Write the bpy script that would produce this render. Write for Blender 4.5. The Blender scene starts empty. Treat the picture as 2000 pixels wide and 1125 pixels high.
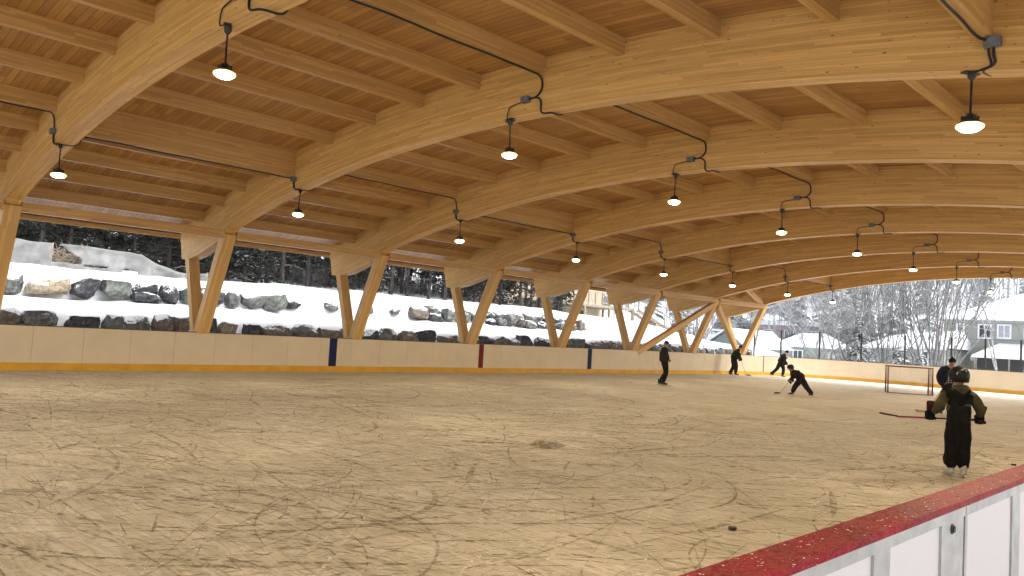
import bpy, bmesh, math, random
from mathutils import Vector, Matrix, noise
R = random.Random(11)
SC = bpy.context.scene
COL = SC.collection
rad = math.radians

# ------------------------------------------------------------------ camera
YAW, PIT, ROL = 0.79023, 0.056405, 0.058373
CAM = Vector((23.1724, 0.0, 1.72896))
fw = Vector((-math.sin(YAW)*math.cos(PIT), math.cos(YAW)*math.cos(PIT), math.sin(PIT)))
rt = Vector((math.cos(YAW), math.sin(YAW), 0)); up = rt.cross(fw)
r2 = rt*math.cos(ROL)+up*math.sin(ROL); u2 = -rt*math.sin(ROL)+up*math.cos(ROL)
cd = bpy.data.cameras.new('camera'); cam = bpy.data.objects.new('camera', cd); COL.objects.link(cam)
cam.matrix_world = Matrix(((r2.x, u2.x, -fw.x, CAM.x), (r2.y, u2.y, -fw.y, CAM.y), (r2.z, u2.z, -fw.z, CAM.z), (0, 0, 0, 1)))
cd.sensor_width = 36; cd.lens = 36*1512.16/2000; cd.clip_start = .05; cd.clip_end = 2000
SC.camera = cam
# ------------------------------------------------------------------ world, sun, exposure
W = bpy.data.worlds.new('World'); SC.world = W; W.use_nodes = True
nt = W.node_tree; nt.nodes.clear()
sky = nt.nodes.new('ShaderNodeTexSky'); sky.sky_type = 'NISHITA'; sky.sun_disc = False
SUN_EL, SUN_AZ = rad(48), rad(62)
sky.sun_elevation = SUN_EL; sky.sun_rotation = SUN_AZ; sky.air_density = 1.0; sky.dust_density = 4.0; sky.ozone_density = 1
hs = nt.nodes.new('ShaderNodeHueSaturation'); hs.inputs['Saturation'].default_value = .30
bg = nt.nodes.new('ShaderNodeBackground'); bg.inputs['Strength'].default_value = .15
ow = nt.nodes.new('ShaderNodeOutputWorld')
nt.links.new(sky.outputs[0], hs.inputs['Color']); nt.links.new(hs.outputs[0], bg.inputs[0]); nt.links.new(bg.outputs[0], ow.inputs[0])
sl = bpy.data.lights.new('sun', 'SUN'); sl.energy = .45; sl.angle = rad(25); sl.color = (1, .97, .93)
so = bpy.data.objects.new('sun', sl); COL.objects.link(so)
sd = Vector((math.sin(SUN_AZ)*math.cos(SUN_EL), math.cos(SUN_AZ)*math.cos(SUN_EL), math.sin(SUN_EL)))
so.rotation_euler = sd.to_track_quat('Z', 'Y').to_euler(); so.location = (0, -30, 60)
LAMP_W = 60.0
SC.view_settings.view_transform = 'Standard'; SC.view_settings.look = 'None'
SC.view_settings.exposure = 1.82; SC.view_settings.gamma = 1
SC.render.engine = 'CYCLES'
SC.cycles.use_denoising = True; SC.cycles.max_bounces = 6; SC.cycles.diffuse_bounces = 3
SC.cycles.transparent_max_bounces = 24; SC.cycles.sample_clamp_indirect = 6; SC.cycles.caustics_reflective = False
SC.cycles.caustics_refractive = False

# ------------------------------------------------------------------ geometry constants (metres)
XC = 12.9                      # ridge line
ZB, RB = 5.68, 46.0            # arch underside
ZT, RT = 6.66, 48.0            # deck underside
YA0, BAY = 4.4685, 5.4734
TH = .34                       # arch thickness
def YA(k): return YA0+BAY*k
KS = list(range(-2, 8))
HB, HY = 1.174, .195           # board top, kick plate top
XN = 22.27                     # outer face of the near boards
YE, RC = 47.5, 7.0             # end boards, corner radius

# ------------------------------------------------------------------ materials
def mat(name, base=(.5, .5, .5), rough=.6, metal=0, emis=None, es=0, spec=.5):
    m = bpy.data.materials.new(name); m.use_nodes = True
    b = m.node_tree.nodes['Principled BSDF']
    b.inputs['Base Color'].default_value = (*base, 1); b.inputs['Roughness'].default_value = rough
    b.inputs['Metallic'].default_value = metal; b.inputs['Specular IOR Level'].default_value = spec
    if emis: b.inputs['Emission Color'].default_value = (*emis, 1); b.inputs['Emission Strength'].default_value = es
    return m
class N:
    def __init__(s, m): s.m = m; s.t = m.node_tree; s.b = s.t.nodes.get('Principled BSDF')
    def n(s, typ, **kw):
        x = s.t.nodes.new('ShaderNode'+typ)
        for k, v in kw.items():
            if k in x.inputs: x.inputs[k].default_value = v
            else: setattr(x, k, v)
        return x
    def l(s, a, b): s.t.links.new(a, b)
    def math(s, op, a, b=None, c=None):
        x = s.t.nodes.new('ShaderNodeMath'); x.operation = op
        for i, v in enumerate((a, b, c)):
            if v is None: continue
            if isinstance(v, (int, float)): x.inputs[i].default_value = v
            else: s.l(v, x.inputs[i])
        return x.outputs[0]
    def mix(s, f, a, b, blend='MIX'):
        x = s.t.nodes.new('ShaderNodeMix'); x.data_type = 'RGBA'; x.blend_type = blend
        for i, v in ((0, f), (6, a), (7, b)):
            if isinstance(v, (int, float)): x.inputs[i].default_value = v
            elif isinstance(v, tuple): x.inputs[i].default_value = (*v, 1) if len(v) == 3 else v
            else: s.l(v, x.inputs[i])
        return x.outputs[2]
    def ramp(s, f, stops):
        x = s.t.nodes.new('ShaderNodeValToRGB'); cr = x.color_ramp
        while len(cr.elements) < len(stops): cr.elements.new(.5)
        for e, (p, c) in zip(cr.elements, stops):
            e.position = p; e.color = (*c, 1) if isinstance(c, tuple) else (c, c, c, 1)
        s.l(f, x.inputs[0]); return x.outputs[0]
    def noise(s, vec, scale, detail=3, rough=.55, dist=0):
        x = s.n('TexNoise'); x.inputs['Scale'].default_value = scale; x.inputs['Detail'].default_value = detail
        x.inputs['Roughness'].default_value = rough; x.inputs['Distortion'].default_value = dist
        if vec is not None: s.l(vec, x.inputs['Vector'])
        return x.outputs[0]
    def mapping(s, vec, sc=(1, 1, 1), rot=(0, 0, 0), loc=(0, 0, 0)):
        x = s.n('Mapping'); x.inputs['Scale'].default_value = sc; x.inputs['Rotation'].default_value = rot; x.inputs['Location'].default_value = loc
        s.l(vec, x.inputs['Vector']); return x.outputs[0]
    def bump(s, h, strength=.3, dist=.01):
        x = s.n('Bump'); x.inputs['Strength'].default_value = strength; x.inputs['Distance'].default_value = dist
        s.l(h, x.inputs['Height']); s.l(x.outputs[0], s.b.inputs['Normal'])

def wood(name, light, dark, lam=.042, piece=1.7, gap=.05, gapdark=.55, knots=.05, var=.35, rough=.42, streak=(.7, 22), dashes=.5):
    """UV in metres: u along the grain, v across the laminations / boards."""
    m = mat(name, light, rough, spec=.38); q = N(m)
    uv = q.n('UVMap').outputs[0]; se = q.n('SeparateXYZ'); q.l(uv, se.inputs[0]); U, V = se.outputs[0], se.outputs[1]
    row = q.math('FLOOR', q.math('DIVIDE', V, lam))
    wn = q.n('TexWhiteNoise', noise_dimensions='1D'); q.l(row, wn.inputs['W'])
    seg = q.math('FLOOR', q.math('ADD', q.math('DIVIDE', U, piece), q.math('MULTIPLY', wn.outputs[0], 7.3)))
    cb = q.n('CombineXYZ'); q.l(row, cb.inputs[0]); q.l(seg, cb.inputs[1])
    w2 = q.n('TexWhiteNoise', noise_dimensions='2D'); q.l(cb.outputs[0], w2.inputs['Vector'])
    off = q.n('VectorMath', operation='ADD'); q.l(uv, off.inputs[0]); q.l(w2.outputs[1], off.inputs[1])
    st = q.noise(q.mapping(off.outputs[0], (streak[0], streak[1], 1)), 2.2, 5, .6, .3)
    fine = q.noise(q.mapping(uv, (3, 110, 1)), 1.5, 2)
    big = q.noise(q.mapping(uv, (.25, .6, 1)), 1.6, 2)
    f = q.math('ADD', q.math('MULTIPLY', w2.outputs[0], var), q.math('MULTIPLY', st, 1-var))
    f = q.math('ADD', q.math('MULTIPLY', f, .8), q.math('ADD', q.math('MULTIPLY', fine, .12), q.math('MULTIPLY', big, .16)))
    col = q.ramp(f, [(.25, dark), (.55, tuple((a+b)/2 for a, b in zip(light, dark))), (.8, light)])
    # short dark dashes (glue lines, end joints)
    da = q.noise(q.mapping(uv, (1.3, 34, 1), loc=(3, 9, 0)), 2.0, 3, .6)
    dm = q.ramp(da, [(.66, 0.0), (.72, 1.0)])
    col = q.mix(q.math('MULTIPLY', dm, dashes*.45), col, tuple(c*.35 for c in dark))
    # knots
    vo = q.n('TexVoronoi', feature='F1'); vo.inputs['Scale'].default_value = 2.6; vo.inputs['Randomness'].default_value = 1
    q.l(q.mapping(uv, (1, 3.2, 1)), vo.inputs['Vector'])
    kn = q.math('LESS_THAN', vo.outputs['Distance'], knots)
    col = q.mix(q.math('MULTIPLY', kn, .8), col, tuple(c*.18 for c in dark))
    v2 = q.n('TexVoronoi', feature='F1'); v2.inputs['Scale'].default_value = 5.2; q.l(q.mapping(uv, (1, 2.4, 1), loc=(5, 2, 0)), v2.inputs['Vector'])
    col = q.mix(q.math('MULTIPLY', q.math('LESS_THAN', v2.outputs['Distance'], knots*1.15), .65), col, tuple(c*.3 for c in dark))
    fr = q.math('FRACT', q.math('DIVIDE', V, lam)); g = q.math('LESS_THAN', fr, gap)
    col = q.mix(q.math('MULTIPLY', g, gapdark), col, tuple(c*.25 for c in dark))
    q.l(col, q.b.inputs['Base Color'])
    h = q.math('SUBTRACT', q.math('MULTIPLY', f, .3), g); q.bump(h, .25, .003)
    return m
M = {}
WL, WD = (.86, .55, .19), (.46, .25, .062)
M['glulam'] = wood('glulam', WL, WD, .040, 1.6, .06, .42, .075)
M['purlin'] = wood('purlin_wood', (.68, .42, .148), (.40, .215, .060), .042, 1.4, .05, .30, .03)
M['deck'] = wood('deck_boards', (.60, .335, .10), (.27, .122, .030), .135, 2.4, .075, .85, .03, .38, streak=(.6, 9), dashes=.3)
M['column'] = wood('column_wood', (.80, .53, .215), (.52, .30, .095), .044, 2.2, .05, .22, .025)

def simple_noise(name, c1, c2, scale=6, rough=.7, detail=4, bump=.0, bd=.01, spec=.5, metal=0, coord='Object', lo=.35, hi=.65):
    m = mat(name, c1, rough, metal, spec=spec); q = N(m)
    tc = q.n('TexCoord').outputs[coord]; f = q.noise(tc, scale, detail)
    q.l(q.ramp(f, [(lo, c1), (hi, c2)]), q.b.inputs['Base Color'])
    if bump: q.bump(f, bump, bd)
    return m
# ice: scuffed, with shaved snow, darker wet streaks
def ice_mat():
    m = mat('rink_ice', (.6, .56, .48), .42, spec=.35); q = N(m)
    P = q.n('NewGeometry').outputs['Position']
    w = q.noise(P, .9, 4, .6)
    vm = q.n('VectorMath', operation='ADD'); sc = q.n('VectorMath', operation='SCALE'); sc.inputs['Scale'].default_value = .4
    nc = q.n('TexNoise'); nc.inputs['Scale'].default_value = .8; nc.inputs['Detail'].default_value = 2; q.l(P, nc.inputs['Vector'])
    q.l(nc.outputs[1], sc.inputs[0]); q.l(P, vm.inputs[0]); q.l(sc.outputs[0], vm.inputs[1]); PD = vm.outputs[0]
    layers = []
    for ang, s1, s2, loc in ((-.2, 1.3, 16, 0), (-.95, 1.1, 20, 7), (.45, 1.2, 14, 13), (-.70, 1.6, 24, 21), (-1.3, 1, 18, 5)):
        a = q.noise(q.mapping(PD, (s1, s2, 1), (0, 0, ang), (loc, loc*.7, 0)), 1.7, 4, .62)
        layers.append(a)
    s = layers[0]
    for a in layers[1:]: s = q.math('ADD', s, a)
    s = q.math('DIVIDE', s, 5.0)
    big = q.noise(P, .16, 3, .5); mid = q.noise(PD, 1.7, 5, .65)
    f = q.math('ADD', q.math('MULTIPLY', s, .9), q.math('ADD', q.math('MULTIPLY', mid, .30), q.math('MULTIPLY', big, .25)))
    col = q.ramp(f, [(.59, (.25, .230, .17)), (.66, (.375, .345, .262)), (.735, (.475, .438, .35)), (.82, (.62, .585, .50))])
    # thin lines
    for ang, loc, wd in ((.4, 3, .035), (1.25, 17, .03), (-.75, 29, .03)):
        a = q.noise(q.mapping(PD, (.35, 3.2, 1), (0, 0, ang), (loc, loc, 0)), 1.0, 1, .4)
        ln = q.math('ABSOLUTE', q.math('SUBTRACT', a, .5)); mk = q.ramp(ln, [(0, 1.0), (wd*.28, 0.0)])
        col = q.mix(q.math('MULTIPLY', mk, .5), col, (.25, .21, .13))
    # daylight past the roof end, painted into the ice colour as white
    se = q.n('SeparateXYZ'); q.l(P, se.inputs[0])
    e = q.math('ADD', q.math('MULTIPLY', q.math('SUBTRACT', se.outputs[1], 42.8), .45), q.math('MULTIPLY', q.math('SUBTRACT', mid, .5), 2.2))
    e2 = q.ramp(e, [(0, 0.0), (1, 1.0)])
    col = q.mix(q.math('MULTIPLY', e2, .9), col, (.80, .81, .83))
    q.l(col, q.b.inputs['Base Color'])
    q.l(q.ramp(f, [(.6, .48), (.8, .75)]), q.b.inputs['Roughness'])
    q.bump(f, .35, .01)
    return m
M['ice'] = ice_mat()
def snow_mat():
    m = mat('snow', (.80, .82, .86), .85, spec=.2); q = N(m)
    P = q.n('NewGeometry').outputs['Position']
    a = q.noise(P, .8, 5, .6); b = q.noise(P, 6, 4, .6)
    c = q.mix(q.ramp(a, [(.35, 0.0), (.7, 1.0)]), (.74, .765, .81), (.84, .85, .875))
    q.l(c, q.b.inputs['Base Color']); q.bump(q.math('ADD', q.math('MULTIPLY', a, 1.0), q.math('MULTIPLY', b, .3)), .6, .12)
    return m
M['snow'] = snow_mat()
def snowy(name, c1, c2, scale=5, thr=.62, amt=1.0, rough=.9, bump=.5, bd=.02, streak=None):
    """stone/bark that carries snow on faces that look up"""
    m = mat(name, c1, rough, spec=.25); q = N(m)
    tc = q.n('TexCoord'); vec = tc.outputs['Object']
    if streak: vec = q.mapping(vec, streak)
    f = q.noise(vec, scale, 6, .62); g = q.noise(vec, scale*3.3, 4, .6)
    ff = q.math('ADD', q.math('MULTIPLY', f, .7), q.math('MULTIPLY', g, .3))
    col = q.ramp(ff, [(.36, tuple(x*.5 for x in c1)), (.47, c1), (.6, c2)])
    ge = q.n('NewGeometry'); se = q.n('SeparateXYZ'); q.l(ge.outputs['Normal'], se.inputs[0])
    k = q.math('ADD', se.outputs[2], q.math('MULTIPLY', q.math('SUBTRACT', g, .5), 1.3))
    sm = q.ramp(k, [(thr-.06, 0.0), (thr+.06, 1.0)])
    q.l(q.mix(q.math('MULTIPLY', sm, amt), col, (.80, .82, .85)), q.b.inputs['Base Color'])
    if bump: q.bump(ff, bump, bd)
    return m
ROCKS = [('grey', (.10, .105, .10), (.22, .225, .215)), ('dark grey', (.035, .037, .042), (.10, .105, .11)), ('greenish grey', (.10, .112, .10), (.21, .225, .205)),
         ('brownish grey', (.115, .095, .075), (.23, .195, .155)), ('tan', (.26, .21, .145), (.42, .355, .265))]
for n_, a_, b_ in ROCKS: M['rock '+n_] = snowy('rock_'+n_.replace(' ', '_'), a_, b_, 6, .66, 1, .9, 1.0, .08)
M['bark'] = snowy('pine_bark', (.030, .026, .024), (.075, .065, .058), 6, .8, .8, streak=(1, 1, .25))
M['palebark'] = snowy('frosted_bark', (.24, .24, .235), (.46, .46, .455), 8, .45, .8, bump=.2)
M['greybark'] = snowy('grey_bark', (.13, .13, .125), (.27, .27, .26), 8, .5, .8, bump=.2)
M['needles'] = snowy('pine_needles', (.008, .012, .009), (.024, .034, .024), 3, .93, .8, bump=0)
M['spruce'] = snowy('spruce_needles', (.03, .055, .04), (.07, .115, .08), 3, .74, .9, bump=0)
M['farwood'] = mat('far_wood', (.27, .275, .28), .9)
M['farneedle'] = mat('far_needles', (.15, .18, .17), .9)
def paint(name, c, rough=.45, v=.08, scale=3, spec=.5):
    return simple_noise(name, tuple(x*(1-v) for x in c), tuple(min(1, x*(1+v)) for x in c), scale, rough, 4, spec=spec)
M['board'] = paint('board_panel', (.65, .565, .42), .5, .04, 1.5, .25)
M['yellow'] = paint('kick_yellow', (.62, .34, .008), .4, .10, 2.5)
M['blue'] = paint('line_blue', (.004, .012, .075), .6, .2, spec=.15)
M['red'] = paint('line_red', (.14, .003, .009), .6, .2, spec=.15)
M['capdark'] = mat('cap_dark', (.05, .02, .02), .5)
M['black'] = mat('black_plastic', (.012, .012, .013), .45)
M['cable'] = mat('cable_black', (.010, .010, .012), .5)
M['box'] = simple_noise('junction_grey', (.10, .11, .12), (.17, .18, .19), 20, .5)
def redcap_mat():
    m = mat('red_cap', (.30, .012, .022), .55, spec=.12); q = N(m)
    P = q.n('NewGeometry').outputs['Position']
    w = q.noise(P, 3.5, 4, .6); c = q.ramp(w, [(.35, (.16, .006, .010)), (.65, (.27, .012, .019))])
    # ice flecks, dense near the camera end, sparse further along
    se = q.n('SeparateXYZ'); q.l(P, se.inputs[0])
    a = q.noise(q.mapping(P, (42, 26, 60), (0, 0, .5)), 1.6, 3, .6)
    cl = q.noise(P, 5.5, 2, .5)
    near = q.math('MULTIPLY', q.math('SUBTRACT', 3.0, se.outputs[1]), .075)
    near = q.math('MAXIMUM', q.math('MINIMUM', near, .12), -.02)
    k = q.math('ADD', q.math('ADD', a, near), q.math('MULTIPLY', q.math('SUBTRACT', cl, .5), .22))
    fl = q.ramp(k, [(.74, 0.0), (.78, 1.0)])
    c = q.mix(q.math('MULTIPLY', fl, .85), c, (.78, .62, .55)); q.l(c, q.b.inputs['Base Color'])
    q.l(q.ramp(k, [(.5, .45), (.7, .8)]), q.b.inputs['Roughness']); q.bump(k, .3, .004)
    return m
M['redcap'] = redcap_mat()
M['alu'] = simple_noise('galvanised', (.33, .35, .345), (.46, .48, .475), 9, .5, 5, .1, .002, metal=.25)
M['white'] = paint('white_panel', (.60, .60, .61), .4, .02, 1.2)
M['snowfleck'] = mat('ice_chip', (.85, .8, .76), .7)
M['steelred'] = simple_noise('net_frame_red', (.085, .006, .009), (.17, .014, .018), 14, .5)
M['netting'] = mat('net_twine', (.10, .05, .05), .8)
M['fence'] = mat('fence_black', (.010, .011, .012), .6)
M['wire'] = mat('fence_wire', (.05, .06, .06), .5)
def siding(name, c, pitch=.12, v=.1):
    m = mat(name, c, .75); q = N(m); P = q.n('NewGeometry').outputs['Position']; se = q.n('SeparateXYZ'); q.l(P, se.inputs[0])
    fr = q.math('FRACT', q.math('DIVIDE', se.outputs[2], pitch)); g = q.math('LESS_THAN', fr, .14)
    n = q.noise(P, .7, 4); c1 = q.ramp(n, [(.3, tuple(x*(1-v) for x in c)), (.7, tuple(x*(1+v) for x in c))])
    q.l(q.mix(q.math('MULTIPLY', g, .35), c1, tuple(x*.5 for x in c)), q.b.inputs['Base Color']); return m
M['greywall'] = siding('grey_siding', (.27, .285, .25), .2)
M['greenwall'] = siding('green_siding', (.20, .26, .25), .2)
M['brownwall'] = siding('brown_siding', (.30, .24, .24), .25)
M['creamwall'] = siding('cream_siding', (.55, .47, .33), .18)
M['timber'] = simple_noise('weathered_timber', (.20, .16, .11), (.36, .30, .22), 5, .8)
M['trim'] = mat('white_trim', (.78, .79, .80), .5)
M['glass'] = mat('window_glass', (.035, .045, .055), .12)
M['paleglass'] = mat('curtained_glass', (.35, .38, .42), .2)
M['dark'] = mat('dark_interior', (.012, .014, .013), .9)
M['concrete'] = simple_noise('concrete', (.26, .25, .23), (.40, .39, .37), 6, .85, 5, .2)

# ------------------------------------------------------------------ mesh builder
class MB:
    def __init__(s): s.v = []; s.f = []; s.uv = []; s.mi = []
    def face(s, pts, uvs, mi=0):
        i = len(s.v); s.v += [tuple(p) for p in pts]; s.f.append(tuple(range(i, i+len(pts)))); s.uv += list(uvs); s.mi.append(mi)
    def quadmesh(s, verts, faces, uvs=None, mi=0):
        i = len(s.v); s.v += [tuple(p) for p in verts]
        for f in faces:
            s.f.append(tuple(i+k for k in f)); s.mi.append(mi)
            s.uv += [(uvs[k] if uvs else (0, 0)) for k in f]
    def box(s, x0, x1, y0, y1, z0, z1, grain='y', mi=0, uo=None):
        o = R.uniform(0, 40) if uo is None else uo
        P = [Vector((x, y, z)) for x in (x0, x1) for y in (y0, y1) for z in (z0, z1)]
        F = [((0, 1, 3, 2), 0), ((4, 6, 7, 5), 0), ((0, 4, 5, 1), 1), ((2, 3, 7, 6), 1), ((0, 2, 6, 4), 2), ((1, 5, 7, 3), 2)]
        g = 'xyz'.index(grain)
        for f, ax in F:
            oth = [a for a in range(3) if a != ax]
            ua = g if g in oth else oth[0]; va = [a for a in oth if a != ua][0]
            s.face([P[i] for i in f], [(P[i][ua]+o, P[i][va]+o*.37) for i in f], mi)
    def beam(s, p0, p1, w, h, upv=(0, 0, 1), mi=0):
        """rectangular beam, w across, h along upv"""
        p0, p1 = Vector(p0), Vector(p1); d = (p1-p0); L = d.length; d.normalize()
        sd_ = d.cross(Vector(upv)).normalized(); uu = sd_.cross(d).normalized(); o = R.uniform(0, 40)
        c = [(-1, -1), (1, -1), (1, 1), (-1, 1)]
        A = [p0+sd_*a*w/2+uu*b*h/2 for a, b in c]; B = [p1+sd_*a*w/2+uu*b*h/2 for a, b in c]
        for i in range(4):
            j = (i+1) % 4; ww = w if i % 2 == 0 else h
            s.face([A[i], A[j], B[j], B[i]][::-1], [(o, o), (o, o+ww), (o+L, o+ww), (o+L, o)][::-1], mi)
        s.face(A, [(o, o), (o+w, o), (o+w, o+h), (o, o+h)], mi); s.face(B[::-1], [(o, o), (o+w, o), (o+w, o+h), (o, o+h)][::-1], mi)
    def tube(s, pts, r, n=6, mi=0, cap=True):
        pts = [Vector(p) for p in pts]; rr = r if isinstance(r, (list, tuple)) else [r]*len(pts)
        i0 = len(s.v); ref = None
        for k, p in enumerate(pts):
            t = (pts[min(k+1, len(pts)-1)]-pts[max(k-1, 0)])
            if t.length < 1e-9: t = Vector((0, 0, 1))
            t.normalize()
            if ref is None: ref = Vector((0, 0, 1)) if abs(t.z) < .9 else Vector((1, 0, 0))
            a = (ref-t*ref.dot(t))
            if a.length < 1e-6: a = t.orthogonal()
            a.normalize(); ref = a; b = t.cross(a)
            for q in range(n):
                th = 2*math.pi*q/n; s.v.append(tuple(p+(a*math.cos(th)+b*math.sin(th))*rr[k]))
        for k in range(len(pts)-1):
            for q in range(n):
                a, b = i0+k*n+q, i0+k*n+(q+1) % n; s.f.append((a, b, b+n, a+n)); s.uv += [(0, 0)]*4; s.mi.append(mi)
        if cap:
            s.f.append(tuple(i0+q for q in range(n))[::-1]); s.uv += [(0, 0)]*n; s.mi.append(mi)
            e = i0+(len(pts)-1)*n; s.f.append(tuple(e+q for q in range(n))); s.uv += [(0, 0)]*n; s.mi.append(mi)
    def lathe(s, c, prof, n=20, mi=0, axis=None):
        """profile of (radius, height) about a vertical axis at c"""
        i0 = len(s.v); A = axis or Matrix.Identity(3); c = Vector(c)
        for r_, z in prof:
            for q in range(n):
                th = 2*math.pi*q/n; s.v.append(tuple(c+A @ Vector((r_*math.cos(th), r_*math.sin(th), z))))
        for k in range(len(prof)-1):
            for q in range(n):
                a, b = i0+k*n+q, i0+k*n+(q+1) % n; s.f.append((a, b, b+n, a+n)); s.uv += [(0, 0)]*4; s.mi.append(mi)
        s.f.append(tuple(i0+q for q in range(n))[::-1]); s.uv += [(0, 0)]*n; s.mi.append(mi)
        e = i0+(len(prof)-1)*n; s.f.append(tuple(e+q for q in range(n))); s.uv += [(0, 0)]*n; s.mi.append(mi)
    def mesh(s, name, mats, smooth=False):
        me = bpy.data.meshes.new(name); me.from_pydata(s.v, [], s.f)
        ul = me.uv_layers.new(name='UVMap'); fl = [c for t in s.uv for c in t]; ul.data.foreach_set('uv', fl)
        for m in (mats if isinstance(mats, (list, tuple)) else [mats]): me.materials.append(M[m] if isinstance(m, str) else m)
        me.polygons.foreach_set('material_index', s.mi)
        if smooth: me.polygons.foreach_set('use_smooth', [True]*len(me.polygons))
        me.update(); return me
    def build(s, name, mats, parent=None, smooth=False, bevel=0):
        o = bpy.data.objects.new(name, s.mesh(name, mats, smooth)); COL.objects.link(o)
        if parent: o.parent = parent
        if bevel:
            b = o.modifiers.new('bevel', 'BEVEL'); b.width = bevel; b.segments = 2; b.limit_method = 'ANGLE'; b.angle_limit = rad(40)
        return o
def tag(o, label=None, cat=None, group=None, kind=None):
    for k, v in (('label', label), ('category', cat), ('group', group), ('kind', kind)):
        if v: o[k] = v
    return o
def empty(name, loc=(0, 0, 0), rz=0, **kw):
    o = bpy.data.objects.new(name, None); COL.objects.link(o); o.location = loc; o.rotation_euler = (0, 0, rz); o.empty_display_size = .2
    return tag(o, kw.get('label'), kw.get('cat'), kw.get('group'), kw.get('kind'))
def copy_tree(o, parent=None):
    c = o.copy(); COL.objects.link(c)
    if parent: c.parent = parent
    for ch in list(o.children): copy_tree(ch, c)
    return c
ORD = ['first', 'second', 'third', 'fourth', 'fifth', 'sixth', 'seventh', 'eighth', 'ninth', 'tenth', 'eleventh', 'twelfth', 'thirteenth', 'fourteenth', 'fifteenth', 'sixteenth', 'seventeenth', 'eighteenth', 'nineteenth', 'twentieth']

# ------------------------------------------------------------------ ground (snow), one sheet to the horizon
def lerp(pts, x):
    if x <= pts[0][0]: return pts[0][1]
    for (a, b), (c, d) in zip(pts, pts[1:]):
        if x <= c: return b+(d-b)*(x-a)/(c-a)
    return pts[-1][1]
PROF = [(-400, 60), (-100, 26), (-40, 9.5), (-20, 4.6), (-14, 3.55), (-9.5, 3.12), (-7.4, 2.85), (-6.75, 2.68), (-6.45, 2.03), (-5.5, 1.86), (-4.1, 1.55), (-3.75, 1.42), (-3.45, .95), (-1.6, .80), (-.9, .45), (-.5, -.12)]
CAP = [(34, 3.6), (42, 2.85), (50, 1.9), (57, 1.0), (66, .2), (75, -.1)]
def ground_z(x, y):
    z = lerp(PROF, x)
    if y > 34:
        c = lerp(CAP, y)+max(0, (-x-22))*.12
        z = min(z, c)
    nz = noise.noise(Vector((x*.35, y*.35, 0)))*.16+noise.noise(Vector((x*1.2, y*1.2, 5)))*.06
    if x < -1.0: z += nz*min(1, (-x-1)/2)
    if x > -.5 or z < 0: z = max(z, -.12)
    if y > 48.5: z = max(z, -.12+noise.noise(Vector((x*.1, y*.1, 1)))*.3*min(1, (y-48.5)/10))
    h = max(0, y-92)
    z += h*.19*min(1, h/60)
    h2 = max(0, x-60); z += h2*.15
    return z
def grid_lines(segs):
    out = []
    for a, b, st in segs:
        n = max(1, round((b-a)/st)); out += [a+(b-a)*i/n for i in range(n)]
    return out+[segs[-1][1]]
gx = grid_lines([(-400, -100, 30), (-100, -30, 7), (-30, -12, 1.2), (-12, -.4, .15), (-.4, 30, 3.05), (30, 100, 7), (100, 400, 30)])
gy = grid_lines([(-200, -40, 20), (-40, 0, 4), (0, 45, .42), (45, 75, 1.2), (75, 120, 5), (120, 500, 19)])
b = MB(); nx = len(gx)
b.quadmesh([(x, y, ground_z(x, y)) for y in gy for x in gx],
           [(j*nx+i, j*nx+i+1, (j+1)*nx+i+1, (j+1)*nx+i) for j in range(len(gy)-1) for i in range(nx-1)])
tag(b.build('snow_ground', 'snow', smooth=True), kind='structure')

# ------------------------------------------------------------------ ice
def rink_outline(inset=0.0, y0=-9.0):
    r = RC-inset; x0, x1, ye = inset, 22.10-inset, YE-inset
    pts = [(x0, y0)]
    for i in range(19):
        t = rad(i*5); pts.append((x0+r-r*math.cos(t), ye-r+r*math.sin(t)))
    for i in range(19):
        t = rad(90-i*5); pts.append((x1-r+r*math.cos(t), ye-r+r*math.sin(t)))
    pts.append((x1, y0)); return pts
b = MB(); o_ = rink_outline(-.03)
b.face([(x, y, 0) for x, y in o_][::-1], [(x, y) for x, y in o_][::-1])
n_ = len(o_)
for i in range(n_):
    (x0, y0), (x1, y1) = o_[i], o_[(i+1) % n_]
    b.face([(x0, y0, 0), (x1, y1, 0), (x1, y1, -.16), (x0, y0, -.16)], [(0, 0)]*4)
ice = tag(b.build('ice', 'ice'), kind='structure')
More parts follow.
